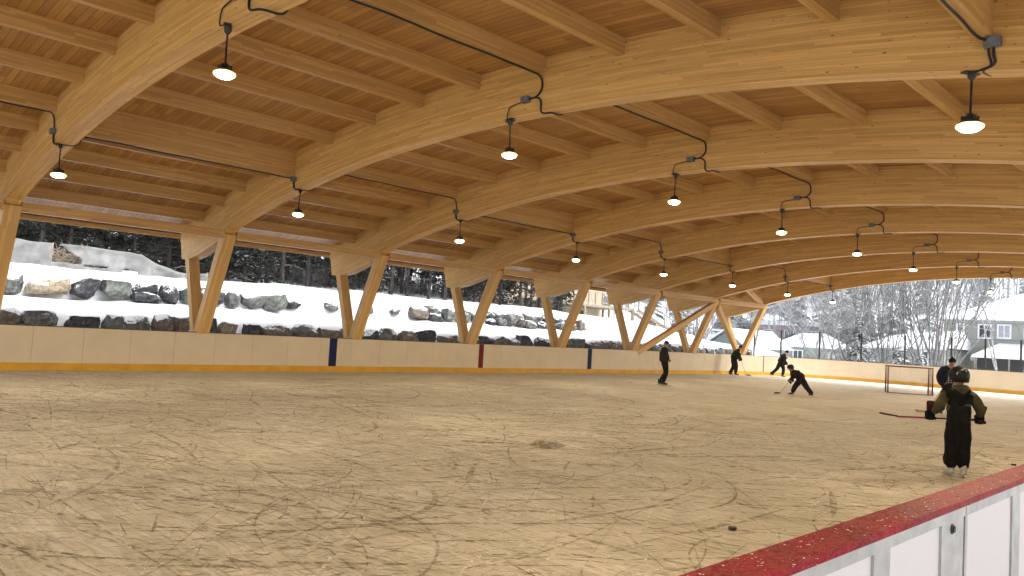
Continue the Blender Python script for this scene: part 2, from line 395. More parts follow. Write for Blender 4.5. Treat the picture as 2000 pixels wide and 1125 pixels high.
# skate marks cut in the ice: thin ribbons 2 mm up, past counting
def marks_mat(name, c, a):
    m = mat(name, c, .6, spec=.2); q = N(m); P = q.n('NewGeometry').outputs['Position']
    f = q.noise(P, 9, 3, .6); al = q.ramp(f, [(.38, 0.0), (.6, a)]); q.l(al, q.b.inputs['Alpha']); return m
M['markdark'] = marks_mat('mark_dark', (.16, .135, .085), .7)
M['markmid'] = marks_mat('mark_mid', (.24, .205, .14), .55)
M['marklight'] = marks_mat('mark_light', (.80, .76, .68), .7)
b = MB(); rm = random.Random(5)
for i in range(13000):
    if i < 7500: X, Y = rm.uniform(4, 21.8), 1+rm.random()**1.2*17
    else: X, Y = rm.uniform(.5, 21.6), rm.uniform(2, 45)
    th = rm.gauss(rm.choice([YAW, YAW, 1.4, .3]), .38) if rm.random() < .72 else rm.uniform(0, 6.28)
    L = rm.choice([.25, .35, .5, .8, 1.3, 2.2, 4.0])*rm.uniform(.7, 1.4); rc = rm.choice([1.6, 4, 12, 40, 80])*rm.choice([-1, 1])*rm.uniform(.7, 1.5)
    if L > abs(rc)*2.4: L = abs(rc)*2.4
    w = rm.choice([.008, .011, .015, .024])*rm.uniform(.7, 1.2)
    mi = rm.choice([0, 1, 1, 1, 2, 2])
    if mi == 1 and rm.random() < .25: w *= 3
    if mi == 2: w *= 1.2
    n = max(3, int(L/.22)); z = .002+.0015*rm.random()
    pts = []
    for k in range(n+1):
        pts.append((X, Y, th)); X += math.cos(th)*L/n; Y += math.sin(th)*L/n; th += L/n/rc
    if any(not (.3 < p[0] < 21.8 and p[1] < 44.5) for p in pts): continue
    V = []
    for k, (x, y, t) in enumerate(pts):
        ww = w*(.25+.75*math.sin(math.pi*min(1, max(0, (k+.15)/(n+.3)))))
        V += [(x-math.sin(t)*ww/2, y+math.cos(t)*ww/2, z), (x+math.sin(t)*ww/2, y-math.cos(t)*ww/2, z)]
    b.quadmesh(V, [(2*k+1, 2*k+3, 2*k+2, 2*k) for k in range(n)], None, mi)
tag(b.build('skate_marks', ['markdark', 'markmid', 'marklight']), 'thin dark and pale skate scratches all over the ice', None, None, 'stuff')
# wet patches
M['wet'] = marks_mat('meltwater', (.20, .17, .11), .85)
def blob(cx, cy, ax, ay, rot, name, label, seed):
    b = MB(); n = 40; pts = []
    for i in range(n):
        t = 2*math.pi*i/n; k = 1+.35*noise.noise(Vector((math.cos(t)*1.7+seed, math.sin(t)*1.7, seed)))+.14*noise.noise(Vector((math.cos(t)*6+seed, math.sin(t)*6, seed)))
        x, y = ax*k*math.cos(t), ay*k*math.sin(t); pts.append((cx+x*math.cos(rot)-y*math.sin(rot), cy+x*math.sin(rot)+y*math.cos(rot), .0065))
    b.face(pts, [(0, 0)]*n); return tag(b.build(name, 'wet'), label, None, None, 'stuff')
blob(15.0, 9.05, .46, .27, 2.3, 'wet_patch', 'dark wet patch in the middle of the scratched ice', 3)
blob(14.4, 8.3, .40, .09, .80, 'wet_patch', 'thin dark wet streak left of the bigger wet patch', 8)

# ------------------------------------------------------------------ shelter
shelter = empty('rink_shelter', (XC, 19, 0), label='open-sided timber shelter of curved arches on V-shaped columns over the ice', cat='shelter')
def attach(o, parent):
    o.parent = parent; o.matrix_parent_inverse = Matrix.Translation(-parent.location) if parent.rotation_euler.z == 0 else parent.matrix_basis.inverted()
    return o
def zdeck(x): return ZT-(x-XC)**2/(2*RT)-(x-XC)**4/(8*RT**3)
def zarch(x): return ZB-(x-XC)**2/(2*RB)-(x-XC)**4/(8*RB**3)
HX = [(-1.86, 4.02), (-1.80, 3.98), (-1.64, 3.42), (-1.05, 3.42), (-.5, 3.50), (1.02, 3.93), (1.42, 4.20)]
def zunder(x):
    d = x if x <= XC else 2*XC-x
    return lerp(HX, d) if d < 1.42 else zarch(d)
xs = [a for a, _ in HX]+[1.42+(XC-1.42)*i/34 for i in range(1, 35)]
xs = xs+[2*XC-x for x in reversed(xs[:-1])]
def arch_mesh():
    b = MB(); y0, y1 = -TH/2, TH/2; arc = 0; st = []
    for i, x in enumerate(xs):
        if i: arc += math.hypot(x-xs[i-1], zdeck(x)-zdeck(xs[i-1]))
        st.append((x, zunder(x), zdeck(x)-.004, arc))
    for (xa, ba, ta, ua), (xb, bb, tb, ub) in zip(st, st[1:]):
        va0, vb0 = (zarch(xa)-ba), (zarch(xb)-bb)
        # v: depth below the deck line so laminations follow the curve
        A = (ta-ba); B = (tb-bb)
        b.face([(xa, y0, ba), (xb, y0, bb), (xb, y0, tb), (xa, y0, ta)], [(ua, -A), (ub, -B), (ub, 0), (ua, 0)])
        b.face([(xa, y1, ba), (xa, y1, ta), (xb, y1, tb), (xb, y1, bb)], [(ua, -A), (ua, 0), (ub, 0), (ub, -B)])
        b.face([(xa, y0, ba), (xa, y1, ba), (xb, y1, bb), (xb, y0, bb)], [(ua, 3), (ua, 3+TH), (ub, 3+TH), (ub, 3)])
        b.face([(xa, y0, ta), (xb, y0, tb), (xb, y1, tb), (xa, y1, ta)], [(ua, 3), (ub, 3), (ub, 3+TH), (ua, 3+TH)])
    for x, bz, tz, u in (st[0], st[-1]):
        b.face([(x, y0, bz), (x, y0, tz), (x, y1, tz), (x, y1, bz)], [(0, 0), (1, 0), (1, .3), (0, .3)])
    return b.mesh('arch', 'glulam')
AM = arch_mesh()
legm = {}
def leg_mesh(kind, side):
    b = MB()
    X = (lambda x: x) if side < 0 else (lambda x: 2*XC-x)
    if kind == 'in': p0, p1, w, t = (-.34, .70), (1.235, 4.13), .26, .375
    else: p0, p1, w, t = (-.25, .66), (-1.26, 3.47), .25, .33
    b.beam((X(p0[0]), 0, p0[1]), (X(p1[0]), 0, p1[1]), t, w, (1, 0, 0))
    return b.mesh('leg', 'column')
for s in (-1, 1):
    for k_ in ('in', 'out'): legm[(s, k_)] = leg_mesh(k_, s)
for k in KS:
    a = bpy.data.objects.new('arch', AM); COL.objects.link(a); a.parent = shelter; a.location = (-XC, YA(k)-19, 0)
    for s in (-1, 1):
        for kk in ('in', 'out'):
            l = bpy.data.objects.new('column_leg', legm[(s, kk)]); COL.objects.link(l); l.parent = a
        b = MB(); xf = -.42 if s < 0 else 2*XC+.42
        b.box(xf-.28, xf+.28, -.4, .4, -.3, .70, 'z'); f = b.build('concrete_footing', 'concrete', a, bevel=.015)
        b = MB()
        b.box(xf-.24, xf+.24, -.22, -.20, .69, .98, 'z'); b.box(xf-.24, xf+.24, .20, .22, .69, .98, 'z')
        for dx in (-.12, .12):
            for z in (.8, .9): b.lathe((xf+dx, -.22, z), [(.018, 0), (.018, .02), (.008, .025)], 8, 0, Matrix.Rotation(rad(90), 3, 'X'))
        b.build('steel_shoe', 'box', a)
Y0R, Y1R = YA(KS[0])-1.3, YA(KS[-1])+1.15
# deck: soffit boards run with the arch, so u = arc, v = y
b = MB(); xd = [-2.15+(2*XC+4.3)*i/60 for i in range(61)]; arc = 0
for i in range(60):
    xa, xb = xd[i], xd[i+1]; za, zb = zdeck(xa), zdeck(xb); L = math.hypot(xb-xa, zb-za)
    b.face([(xa, Y0R, za), (xa, Y1R, za), (xb, Y1R, zb), (xb, Y0R, zb)], [(arc, 0), (arc, Y1R-Y0R), (arc+L, Y1R-Y0R), (arc+L, 0)])
    b.face([(xa, Y0R, za+.16), (xb, Y0R, zb+.16), (xb, Y1R, zb+.16), (xa, Y1R, za+.16)], [(0, 0)]*4, 1)
    for yy in (Y0R, Y1R): b.face([(xa, yy, za), (xb, yy, zb), (xb, yy, zb+.16), (xa, yy, za+.16)], [(arc, 0), (arc+L, 0), (arc+L, .1), (arc, .1)], 2)
    arc += L
for x in (xd[0], xd[-1]):
    z = zdeck(x); b.face([(x, Y0R, z), (x, Y0R, z+.16), (x, Y1R, z+.16), (x, Y1R, z)], [(0, 0), (0, .16), (Y1R-Y0R, .16), (Y1R-Y0R, 0)], 2)
attach(b.build('roof_deck', ['deck', 'snow', 'column']), shelter)
# fascia strips along both eaves and the gable ends
for x, s in ((-2.15, -1), (2*XC+2.15, 1)):
    b = MB(); z = zdeck(x); xo = x-.045*(1 if s < 0 else -1)
    b.box(min(x, xo)-.002*0, max(x, xo), Y0R, Y1R, z-.14, z+.19, 'y')
    xi = x+.10*(-s); b.box(min(x+.004*(-s), xi), max(x+.004*(-s), xi), Y0R+.01, Y1R-.01, z-.10, z-.006, 'y')
    attach(b.build('eave_fascia', 'column'), shelter)
# purlins
PX = [5.1+15.6*i/9 for i in range(10)]
PX = [-.30, 1.07, 2.42, 3.76]+PX; PX += [2*XC-x for x in (3.76, 2.42, 1.07, -.30)]
DEEP = {5.1, 20.7}
plist = []
for k in range(KS[0], KS[-1]):
    ya, yb = YA(k)+TH/2, YA(k+1)-TH/2
    for x in PX:
        deep = min(abs(x-5.1), abs(x-20.7)) < .01 and k % 2 == 0
        d, w = (.66, .18) if deep else (.285, .15)
        sl_ = -(x-XC)/RT
        plist.append((k, x, ya, yb, d, w, sl_))
def purlin(b, x, ya, yb, d, w, s_):
    x0, x1 = x-w/2, x+w/2; zt0, zt1 = zdeck(x0)-.003, zdeck(x1)-.003; zb = zdeck(x)-d; o = R.uniform(0, 30)
    sh = s_*d*-1.0*0
    P = lambda X, Y, Z: (X, Y, Z)
    b.face([P(x0, ya, zb), P(x0, yb, zb), P(x1, yb, zb), P(x1, ya, zb)][::-1], [(ya+o, 0), (yb+o, 0), (yb+o, w), (ya+o, w)][::-1])
    b.face([P(x1, ya, zb), P(x1, yb, zb), P(x1, yb, zt1), P(x1, ya, zt1)], [(ya+o, 1), (yb+o, 1), (yb+o, 1+d), (ya+o, 1+d)])
    b.face([P(x0, ya, zb), P(x0, ya, zt0), P(x0, yb, zt0), P(x0, yb, zb)], [(ya+o, 2), (ya+o, 2+d), (yb+o, 2+d), (yb+o, 2)])
    for y in (ya, yb): b.face([P(x0, y, zb), P(x1, y, zb), P(x1, y, zt1), P(x0, y, zt0)], [(0, 0), (w, 0), (w, d), (0, d)])
    b.face([P(x0, ya, zt0), P(x1, ya, zt1), P(x1, yb, zt1), P(x0, yb, zt0)], [(0, 0)]*4)
vis = [p for p in plist if 0 <= p[0] <= 6 and p[1] < 21.5]
vis.sort(key=lambda p: (p[0], p[1])); main = vis[:96]
for p in main:
    b = MB(); purlin(b, *p[1:]); attach(b.build('purlin', 'purlin'), shelter)
b = MB()
for p in plist:
    if p not in main: purlin(b, *p[1:])
o = attach(b.build('purlin_rows', 'purlin'), shelter); o['kind'] = 'stuff'
# low tie beams along the tops of the inner legs
for k in range(KS[0], KS[-1]):
    for x in (1.30, 2*XC-1.30):
        b = MB(); b.box(x-.09, x+.09, YA(k)+.19, YA(k+1)-.19, 3.95, 4.19, 'y'); attach(b.build('tie_beam', 'purlin'), shelter)
# bracing in the last two bays
for xf, xt, s in ((-.13, 1.16, -1), (2*XC+.13, 2*XC-1.16, 1)):
    b = MB(); b.beam((xf, YA(5)+.28, 1.02), (xt, YA(6)-.24, 3.80), .26, .26, (1, 0, 0)); attach(b.build('diagonal_brace', 'column'), shelter)
    b = MB(); b.beam((xt, YA(6)+.24, 3.75), (xf, YA(7)-.24, 1.05), .26, .26, (1, 0, 0)); attach(b.build('diagonal_brace', 'column'), shelter)
    xa = 2.9 if s < 0 else 2*XC-2.9
    b = MB(); b.beam((xa, YA(6)+.18, zarch(xa)+.16), (xt, YA(7)-.2, 4.25), .2, .2); attach(b.build('roof_brace', 'column'), shelter)

# ------------------------------------------------------------------ pendant lamps and their conduits
M['lampglow'] = mat('lamp_lens', (1, .9, .7), .4, emis=(1, .80, .50), es=28)
M['lamprim'] = mat('lamp_glass_rim', (1, .7, .3), .3, emis=(1, .62, .24), es=.9)
M['lamphouse'] = mat('lamp_housing', (.03, .03, .03), .5)
ROWS = [(5.28, 4.38, 'left'), (12.92, 4.98, 'middle'), (20.55, 4.38, 'right')]
ld = bpy.data.lights.new('lamp_light', 'SPOT'); ld.energy = LAMP_W; ld.color = (1, .80, .55); ld.shadow_soft_size = .12; ld.spot_size = rad(165); ld.spot_blend = .5
def make_lamp():
    t = empty('pendant_lamp')
    b = MB(); b.lathe((0, 0, 0), [(.04, .17), (.045, .12), (.05, .095), (.105, .08), (.128, .062), (.13, .052), (.12, .05)], 24); b.build('lamp_housing', 'lamphouse', t, True)
    b = MB(); b.lathe((0, 0, 0), [(.118, .050), (.124, .020), (.118, -.006), (.085, -.028), (.03, -.036)], 24); b.build('lens', 'lampglow', t, True)
    b = MB(); b.lathe((0, 0, 0), [(.126, .048), (.146, .036), (.150, .020), (.144, .006), (.1255, .002), (.1255, .046)], 24); b.build('glass_rim', 'lamprim', t, True)
    b = MB()
    for a in range(0, 360, 60):
        c, s = math.cos(rad(a)), math.sin(rad(a)); b.box(-.004, .004, 0, .065, .085, .145, 'z')
        for i in range(len(b.v)-24, len(b.v)):
            x, y, z = b.v[i]; y += .03; b.v[i] = (x*c-y*s, x*s+y*c, z)
    b.build('cooling_fin', 'lamphouse', t)
    return t
proto = make_lamp(); used = False
for k in range(-2, 8):
    for ri, (x, z, rn) in enumerate(ROWS):
        t = proto if not used else copy_tree(proto); used = True
        yl = YA(k)-.06; t.location = (x, yl, z); t.rotation_euler = (R.uniform(-.03, .03), R.uniform(-.03, .03), R.uniform(0, 3))
        nth = ORD[max(0, k)]
        if k >= 0:
            tag(t, 'lit pendant lamp in the %s row, hanging from the %s arch counted from the camera' % (rn, nth), 'lamp', 'pendant lamps under the arches')
        else: tag(t, 'lit pendant lamp in the %s row, under %s arch behind the camera' % (rn, 'the nearest' if k == -1 else 'the farthest'), 'lamp', 'pendant lamps under the arches')
        zr = zarch(x)
        b = MB(); b.tube([(0, 0, .16), (0, 0, zr-z-.02)], .0135, 8); b.lathe((0, 0, zr-z-.09), [(.02, 0), (.045, .03), (.05, .086)], 10)
        b.box(-.11, .11, -.05, .05, zr-z-.012, zr-z-.002, 'x'); r_ = b.build('rod', 'lamphouse', t)
        lo = bpy.data.objects.new('lamp_light', ld); COL.objects.link(lo); lo.parent = t; lo.location = (0, 0, -.05)
def smooth_path(pts, it=2):
    pts = [Vector(p) for p in pts]
    for _ in range(it):
        o = [pts[0]]
        for a, b_ in zip(pts, pts[1:]): o += [a*.75+b_*.25, a*.25+b_*.75]
        pts = o+[pts[-1]]
    return pts
def jitter_line(x, z, ya, yb, xoff=0):
    n = int((yb-ya)/.5); return [(x+R.uniform(-.012, .012), ya+(yb-ya)*i/n, z+R.uniform(-.02, .008)) for i in range(n+1)]
for k in range(0, 8):
    for ri, (x, z, rn) in enumerate(ROWS):
        yf = YA(k)-TH/2-.022; zr = zarch(x)
        t = empty('conduit', (x, yf, zr), label='black cable conduit feeding the %s-row lamp of the %s arch from the camera' % (rn, ORD[k]), cat='conduit', group='cable conduits under the roof')
        b = MB(); c = MB(); T = lambda pts: [(p[0]-x, p[1]-yf, p[2]-zr) for p in pts]
        yprev = YA(k-1)+TH/2+.1
        if ri == 1:
            zp = zdeck(13.77)-.285-.03
            run = jitter_line(13.70, zp, yprev, yf-.25)
            path = run+[(13.76, yf-.03, zp-.03), (13.79, yf, zp-.14), (13.79, yf, 6.04), (13.66, yf, 5.93), (13.47, yf-.01, 5.93)]
            b.tube(T(smooth_path(path, 2)), .018, 8)
            b.tube(T(smooth_path([(13.45, yf, 5.94), (13.70, yf, 5.93), (13.79, yf, 5.84), (13.78, yf, 5.66), (13.86, yf, 5.60), (13.95, yf+.10, zarch(13.95)-.03), (13.95, YA(k)+.2, zarch(13.95)-.03), (13.9, YA(k)+.30, 5.80)], 2)), .017, 8)
            b.tube(T(smooth_path([(13.42, yf, 5.91), (13.02, yf, 5.88), (12.95, yf, 5.80), (12.93, yf, 5.62), (12.99, yf+.03, zr-.04)], 2)), .010, 6)
            bx = (13.42, 5.925)
        else:
            s_ = 1 if ri == 0 else -1
            deep = (k-1) % 2 == 0
            px = 5.1 if ri == 0 else 20.7
            zp = zdeck(px)-(.66 if deep else .285)-.028
            run = jitter_line(px-.02, zp, yprev, yf-.2)
            zb_ = zarch(px)+.30
            path = run+[(px+.06, yf-.02, zp-.02 if zp > zb_ else zb_+.02), (px+.11, yf, zb_), (px+.10, yf, zr+.12), (px+.14, yf, zr-.01), (x, yf+.06, zr-.03)]
            b.tube(T(smooth_path(path, 2)), .016, 8)
            b.tube(T(smooth_path([(px+.06, yf, zb_), (px+.05, yf, zr+.14), (px+.10, yf, zr-.01), (x+.1, yf+.09, zr-.03), (x+.2, YA(k)+.22, zr-.02), (x+.2, YA(k)+.26, zr+.2)], 2)), .012, 6)
            bx = (px+.10, zb_-.02)
        b.build('cable', 'cable', t, True)
        c.box(bx[0]-x-.085, bx[0]-x+.085, -.075, .02, bx[1]-zr-.055, bx[1]-zr+.055, 'x'); c.lathe((bx[0]-x, -.075, bx[1]-zr), [(.02, 0), (.018, .012)], 8, 0, Matrix.Rotation(rad(90), 3, 'X'))
        c.build('junction_box', 'box', t, bevel=.006)

# ------------------------------------------------------------------ far boards (left wall, corners, end)
def path_point(s):
    """s = arc length from Y=0 along the inner face of the left wall"""
    a = YE-RC; q = RC*math.pi/2
    if s < a: return (0, s, 0.0)
    if s < a+q:
        t = (s-a)/RC; return (RC-RC*math.cos(t), a+RC*math.sin(t), t)
    s2 = s-a-q; L2 = 22.10-2*RC
    if s2 < L2: return (RC+s2, YE, math.pi/2)
    t = (s2-L2)/RC; t = min(t, math.pi/2); return (22.10-RC+RC*math.sin(t), a+RC*math.cos(t), math.pi/2+t)
def strip(b, s0, s1, z0, z1, d0, d1, mi=0):
    """slab following the boards: d = distance into the rink (+) of its two faces"""
    n = max(1, int((s1-s0)/.4)) if s1 > YE-RC-.1 else 1
    ring = []
    for i in range(n+1):
        x, y, t = path_point(s0+(s1-s0)*i/n); nx_, ny_ = math.cos(t), -math.sin(t)
        ring.append([(x+nx_*d, y+ny_*d, z) for d, z in ((d1, z0), (d1, z1), (d0, z1), (d0, z0))])
    for i in range(n):
        A, B = ring[i], ring[i+1]; u0, u1 = s0+(s1-s0)*i/n, s0+(s1-s0)*(i+1)/n
        for j in range(4):
            k = (j+1) % 4; b.face([A[j], A[k], B[k], B[j]][::-1], [(u0, j*.3), (u0, k*.3), (u1, k*.3), (u1, j*.3)][::-1], mi)
    b.face(ring[0], [(0, 0)]*4, mi); b.face(ring[-1][::-1], [(0, 0)]*4, mi)
SEND = YE-RC+RC*math.pi/2+(22.10-2*RC)+RC*math.pi/2
seams = []; s = 5.4626-1.22*8
while s < SEND: seams.append(s); s += 1.22
seams.append(SEND)
wallb = empty('rink_boards', (0, 20, 0), label='cream boards with yellow kick plate along the far side and end of the ice', cat='rink boards')
for a, c in zip(seams, seams[1:]):
    if c-a < .05: continue
    b = MB(); strip(b, a+.003, c-.003, HY, HB-.022, -.05, 0); attach(b.build('board_panel', 'board'), wallb)
    b = MB(); strip(b, a+.002, c-.002, .0, HY-.002, -.05, .012); attach(b.build('kick_plate', 'yellow'), wallb)
b = MB(); strip(b, seams[0], SEND, HB-.02, HB, -.09, .012); attach(b.build('top_cap', 'capdark'), wallb)
b = MB()
for s in seams[:-1]:
    strip(b, s-.03, s+.03, 0, HB-.03, -.13, -.055)
attach(b.build('support_frame', 'alu'), wallb)
for s, w, m_, lb in ((14.495, .30, 'blue', 'near blue line stripe'), (21.41, .26, 'red', 'dark red centre line stripe'), (28.334, .30, 'blue', 'farther blue line stripe'), (43.9, .055, 'red', 'thin red goal line stripe')):
    b = MB(); strip(b, s-w/2, s+w/2, HY+.002, HB-.024, .001, .004); o = attach(b.build('line_stripe', m_), wallb); o['label'] = lb

# ------------------------------------------------------------------ near boards, seen from behind
nb = empty('near_rink_boards', (XN, 3.5, 0), label='near rink boards seen from outside, white panels in a grey frame under a red cap', cat='rink boards')
JN = [3.515+2.44*i for i in range(-4, 16)]
for j0, j1 in zip(JN, JN[1:]):
    j1 = min(j1, YE-RC)
    if j1-j0 < .5: continue
    mid = 2.13+.07+(j0-1.075) if True else 0
    b = MB(); b.box(22.105, 22.135, j0+.003, j1-.003, HY, HB-.03, 'y'); attach(b.build('board_panel', 'board'), nb)
    b = MB(); b.box(22.088, 22.135, j0+.002, j1-.002, 0, HY-.002, 'y'); attach(b.build('kick_plate', 'yellow'), nb)
    b = MB()
    z0, zt = .02, HB-.027
    b.box(22.150, 22.262, j0+.004, j1-.004, zt-.042, zt, 'y'); b.box(22.150, 22.262, j0+.004, j1-.004, z0, .10, 'y')
    L = j1-j0; posts = [(0.006, .032), (L*.310, .14), (L*.608, .14), (L-.288, .27)] 
    for o0, w_ in posts: b.box(22.152, 22.258, j0+o0, j0+o0+w_, .10, zt-.042, 'z')
    attach(b.build('steel_frame', 'alu', bevel=.003), nb)
    b = MB(); b.box(22.236, 22.249, j0+.03, j1-.03, .09, zt-.035, 'y'); attach(b.build('backing_panel', 'white'), nb)
    A = Matrix.Rotation(rad(90), 3, 'Y')
    for zz in (1.075, .55):
        b = MB(); b.lathe((22.258, j1-.168, zz), [(.020, 0), (.020, .004), (.014, .006), (.013, .011)], 14, 0, A); attach(b.build('bolt', 'black'), nb)
# cap in lengths with a visible joint
for i in range(-5, 15):
    y0 = 3.515+2.44*i; y1 = min(y0+2.44, YE-RC)
    if y1-y0 < .3: continue
    b = MB(); b.box(22.150-.004, 22.27, y0+.001, y1-.001, HB-.026, HB, 'y'); attach(b.build('red_cap', 'redcap', bevel=.006), nb)
b = MB(); rr = random.Random(2)
for i in range(200):
    y = 1.2+rr.random()**1.6*4.5; x = rr.uniform(22.158, 22.262); s = rr.uniform(.001, .0032)
    a = rr.uniform(0, 6.28); pts = [(x+math.cos(a+t)*s*rr.uniform(.6, 1.8), y+math.sin(a+t)*s*rr.uniform(.6, 1.8), HB+.0005) for t in (0, 1.2, 2.5, 3.7, 5)]
    top = (x, y, HB+s*.7)
    for q in range(5): b.face([pts[q], pts[(q+1) % 5], top], [(0, 0)]*3)
tag(b.build('ice_chips', 'snowfleck'), 'small white ice chips scattered on the red cap', None, None, 'stuff')

# ------------------------------------------------------------------ boulders on the bank
def bow(x, y):     # picture column, only used to order and word the labels
    d = Vector((x, y, 1.5))-CAM; return d.dot(r2)/d.dot(fw)
def boulder_mesh(L, D, H, seed):
    bm = bmesh.new(); bmesh.ops.create_cube(bm, size=2); bmesh.ops.subdivide_edges(bm, edges=bm.edges[:], cuts=8, use_grid_fill=True)
    rs = random.Random(seed); planes = []
    for i in range(14):
        n = Vector((rs.gauss(0, 1), rs.gauss(0, 1), rs.gauss(0, 1))).normalized(); planes.append((n, rs.uniform(.82, 1.12)))
    for v in bm.verts:
        p = v.co.copy(); sp = p.normalized()*1.18; p = p*.78+sp*.24
        for n, d in planes:
            k = p.dot(n)-d
            if k > 0: p -= n*k*.92
        q = p+Vector((seed*3.1, 0, 0)); p += p.normalized()*(.14*noise.noise(q*1.6)+.07*noise.noise(q*4.5)+.035*noise.noise(q*11))
        v.co = Vector((p.x*D/2, p.y*L/2, p.z*H/2))
    me = bpy.data.meshes.new('boulder'); bm.to_mesh(me); bm.free()
    me.polygons.foreach_set('use_smooth', [True]*len(me.polygons)); me.set_sharp_from_angle(angle=rad(22))
    return me
rb = random.Random(21); stones = []
def place(x, y, z, L, D, H, col, tier):
    stones.append(dict(x=x, y=y, z=z, L=L, D=D, H=H, col=col, tier=tier))
y = 4.2
while y < 50:       # lower tier
    L = rb.uniform(.45, 1.0)*(1.2 if y < 14 else 1); H = rb.uniform(.54, .78)
    if y > 24 and rb.random() < .12: y += rb.uniform(.3, .8)
    col = rb.choices([0, 1, 2, 3, 4], [3, 4, 2, 3, .5])[0]
    top = lerp(CAP, y)+.2 if y > 44 else 9
    place(-3.45+rb.uniform(-.08, .08), y+L/2, min(1.20, top-.2)+rb.uniform(-.06, .06), L, rb.uniform(.6, .8), H, col, 'lower'); y += L+rb.choice([.01, .04, .08, .2, .34])
y = 4.6
while y < 34.5:     # upper tier, partly double
    buried = 15.5 < y < 22.0
    L = rb.uniform(.5, 1.0) if not buried else rb.uniform(.4, .9)
    col = rb.choices([0, 1, 2, 3, 4], [4, 3, 4, 2, .4])[0]
    if 6.3 < y < 7.0: col = 4; L = 1.25
    elif col == 4 and y < 12: col = 0
    if buried:
        place(-6.50, y+L/2, 2.36, L, .6, rb.uniform(.30, .42), col, 'upper'); y += L+rb.uniform(.6, 1.5); continue
    if y > 24.5 and rb.random() < .2: y += .6
    if y > 7.6 and rb.random() < .30:
        h1 = rb.uniform(.38, .46); place(-6.42, y+L/2, 2.18, L, .75, h1, col, 'upper')
        c2 = rb.choices([0, 1, 2, 3], [4, 3, 4, 2])[0]; place(-6.55, y+L/2+rb.uniform(-.1, .1), 2.18+h1*.5+.15, L*rb.uniform(.75, .95), .65, rb.uniform(.36, .44), c2, 'upper course of the upper')
    else: place(-6.45+rb.uniform(-.05, .05), y+L/2, 2.38+rb.uniform(-.04, .03), L, .8, rb.uniform(.60, .72), col, 'upper')
    y += L+rb.choice([0, .03, .06, .14])
for s in stones: s['b'] = bow(s['x'], s['y'])
cnt = {}
# bays between columns, left to right in view
colb = [bow(-.3, YA(k)) for k in range(0, 9)]
def bay_name(bx):
    for k in range(len(colb)-1):
        if bx < colb[k+1]: return k
    return 7
for s in sorted(stones, key=lambda s: s['b']):
    k = bay_name(s['b']); key = (k, s['tier']); cnt[key] = cnt.get(key, 0)+1
    me = boulder_mesh(s['L'], s['D'], s['H'], rb.uniform(0, 90)); cn = ROCKS[s['col']][0]; me.materials.append(M['rock '+cn])
    o = bpy.data.objects.new('boulder', me); COL.objects.link(o); o.location = (s['x'], s['y'], s['z']); o.rotation_euler = (rb.uniform(-.06, .06), rb.uniform(-.1, .1), rb.uniform(-.1, .1))
    sz = 'large' if s['L'] > 1.05 else ('small' if s['L'] < .75 else 'mid-sized')
    where = 'left of second column' if k == 0 else 'between %s and %s columns' % (ORD[k], ORD[k+1])
    t_ = {'lower': 'lower tier', 'upper': 'upper tier', 'upper course of the upper': 'topmost course'}[s['tier']]
    tag(o, '%s %s boulder, %s from left in %s, %s' % (sz, cn, ORD[min(19, cnt[key]-1)], t_, where), 'boulder', 'boulders retaining the snowy bank')

# torn cloth fence on the crest
M['cloth'] = simple_noise('geotextile', (.13, .135, .13), (.23, .235, .23), 2.5, .9, 6, .3, .03)
tf = empty('torn_cloth_fence', (-9.3, 9, 3.1), label='torn grey cloth fence sagging between stakes on top of the bank', cat='fence')
b = MB(); top = [(5.6, 4.12), (6.6, 4.08), (7.6, 4.00), (8.9, 4.05), (9.6, 4.02), (10.8, 3.98), (11.2, 3.93), (11.9, 3.62), (12.6, 3.42), (13.2, 3.36), (13.9, 3.44)]
ny, nzz = 110, 14; V = []
for i in range(ny+1):
    y = 5.4+(13.9-5.4)*i/ny; zt = lerp(top, y); zb = 3.05
    for j in range(nzz+1):
        f = j/nzz; z = zb+(zt-zb)*f; V.append((-9.3+.09*math.sin(y*5+f*2)*(1-f)+.12*noise.noise(Vector((y*1.3, f*2, 0))), y, z+.03*noise.noise(Vector((y*2, f*3, 4)))))
def hole(y, z):
    if 8.02 < y < 9.0 and 3.28 < z < 4.0-(max(0, y-8.15))*.62: return True
    if 9.05 < y < 9.95 and 3.22 < z < 3.3+.02*math.sin(y*9): return True
    if 10.45 < y < 11.05 and z < 3.32-abs(y-10.7)*.4: return True
    return False
F = []
for i in range(ny):
    for j in range(nzz):
        a = i*(nzz+1)+j; c = V[a]
        if not hole(c[1], c[2]): F.append((a, a+nzz+1, a+nzz+2, a+1))
b.quadmesh(V, F); o = attach(b.build('cloth', 'cloth', smooth=True), tf); sm = o.modifiers.new('solid', 'SOLIDIFY'); sm.thickness = .012
for y in (5.6, 8.0, 9.0, 11.15, 13.9):
    b = MB(); b.tube([(-9.36, y, 2.6), (-9.34, y+.04, lerp(top, y)+.04)], .028, 6); attach(b.build('stake', 'timber'), tf)
b = MB()
for i in range(230):
    p = Vector((-9.9+R.uniform(-.3, .4), R.uniform(7.9, 9.6), 3.1+R.random()*.6)); d = Vector((R.gauss(0, .3), R.gauss(0, 1), R.gauss(.2, .5))).normalized()*R.uniform(.25, .8)
    b.tube([p, p+d*.5+Vector((0, 0, .03)), p+d], [.012, .009, .005], 4)
tag(b.build('brush_pile', 'timber'), 'pile of cut branches behind the hole in the cloth fence', 'brush pile', None, 'stuff')

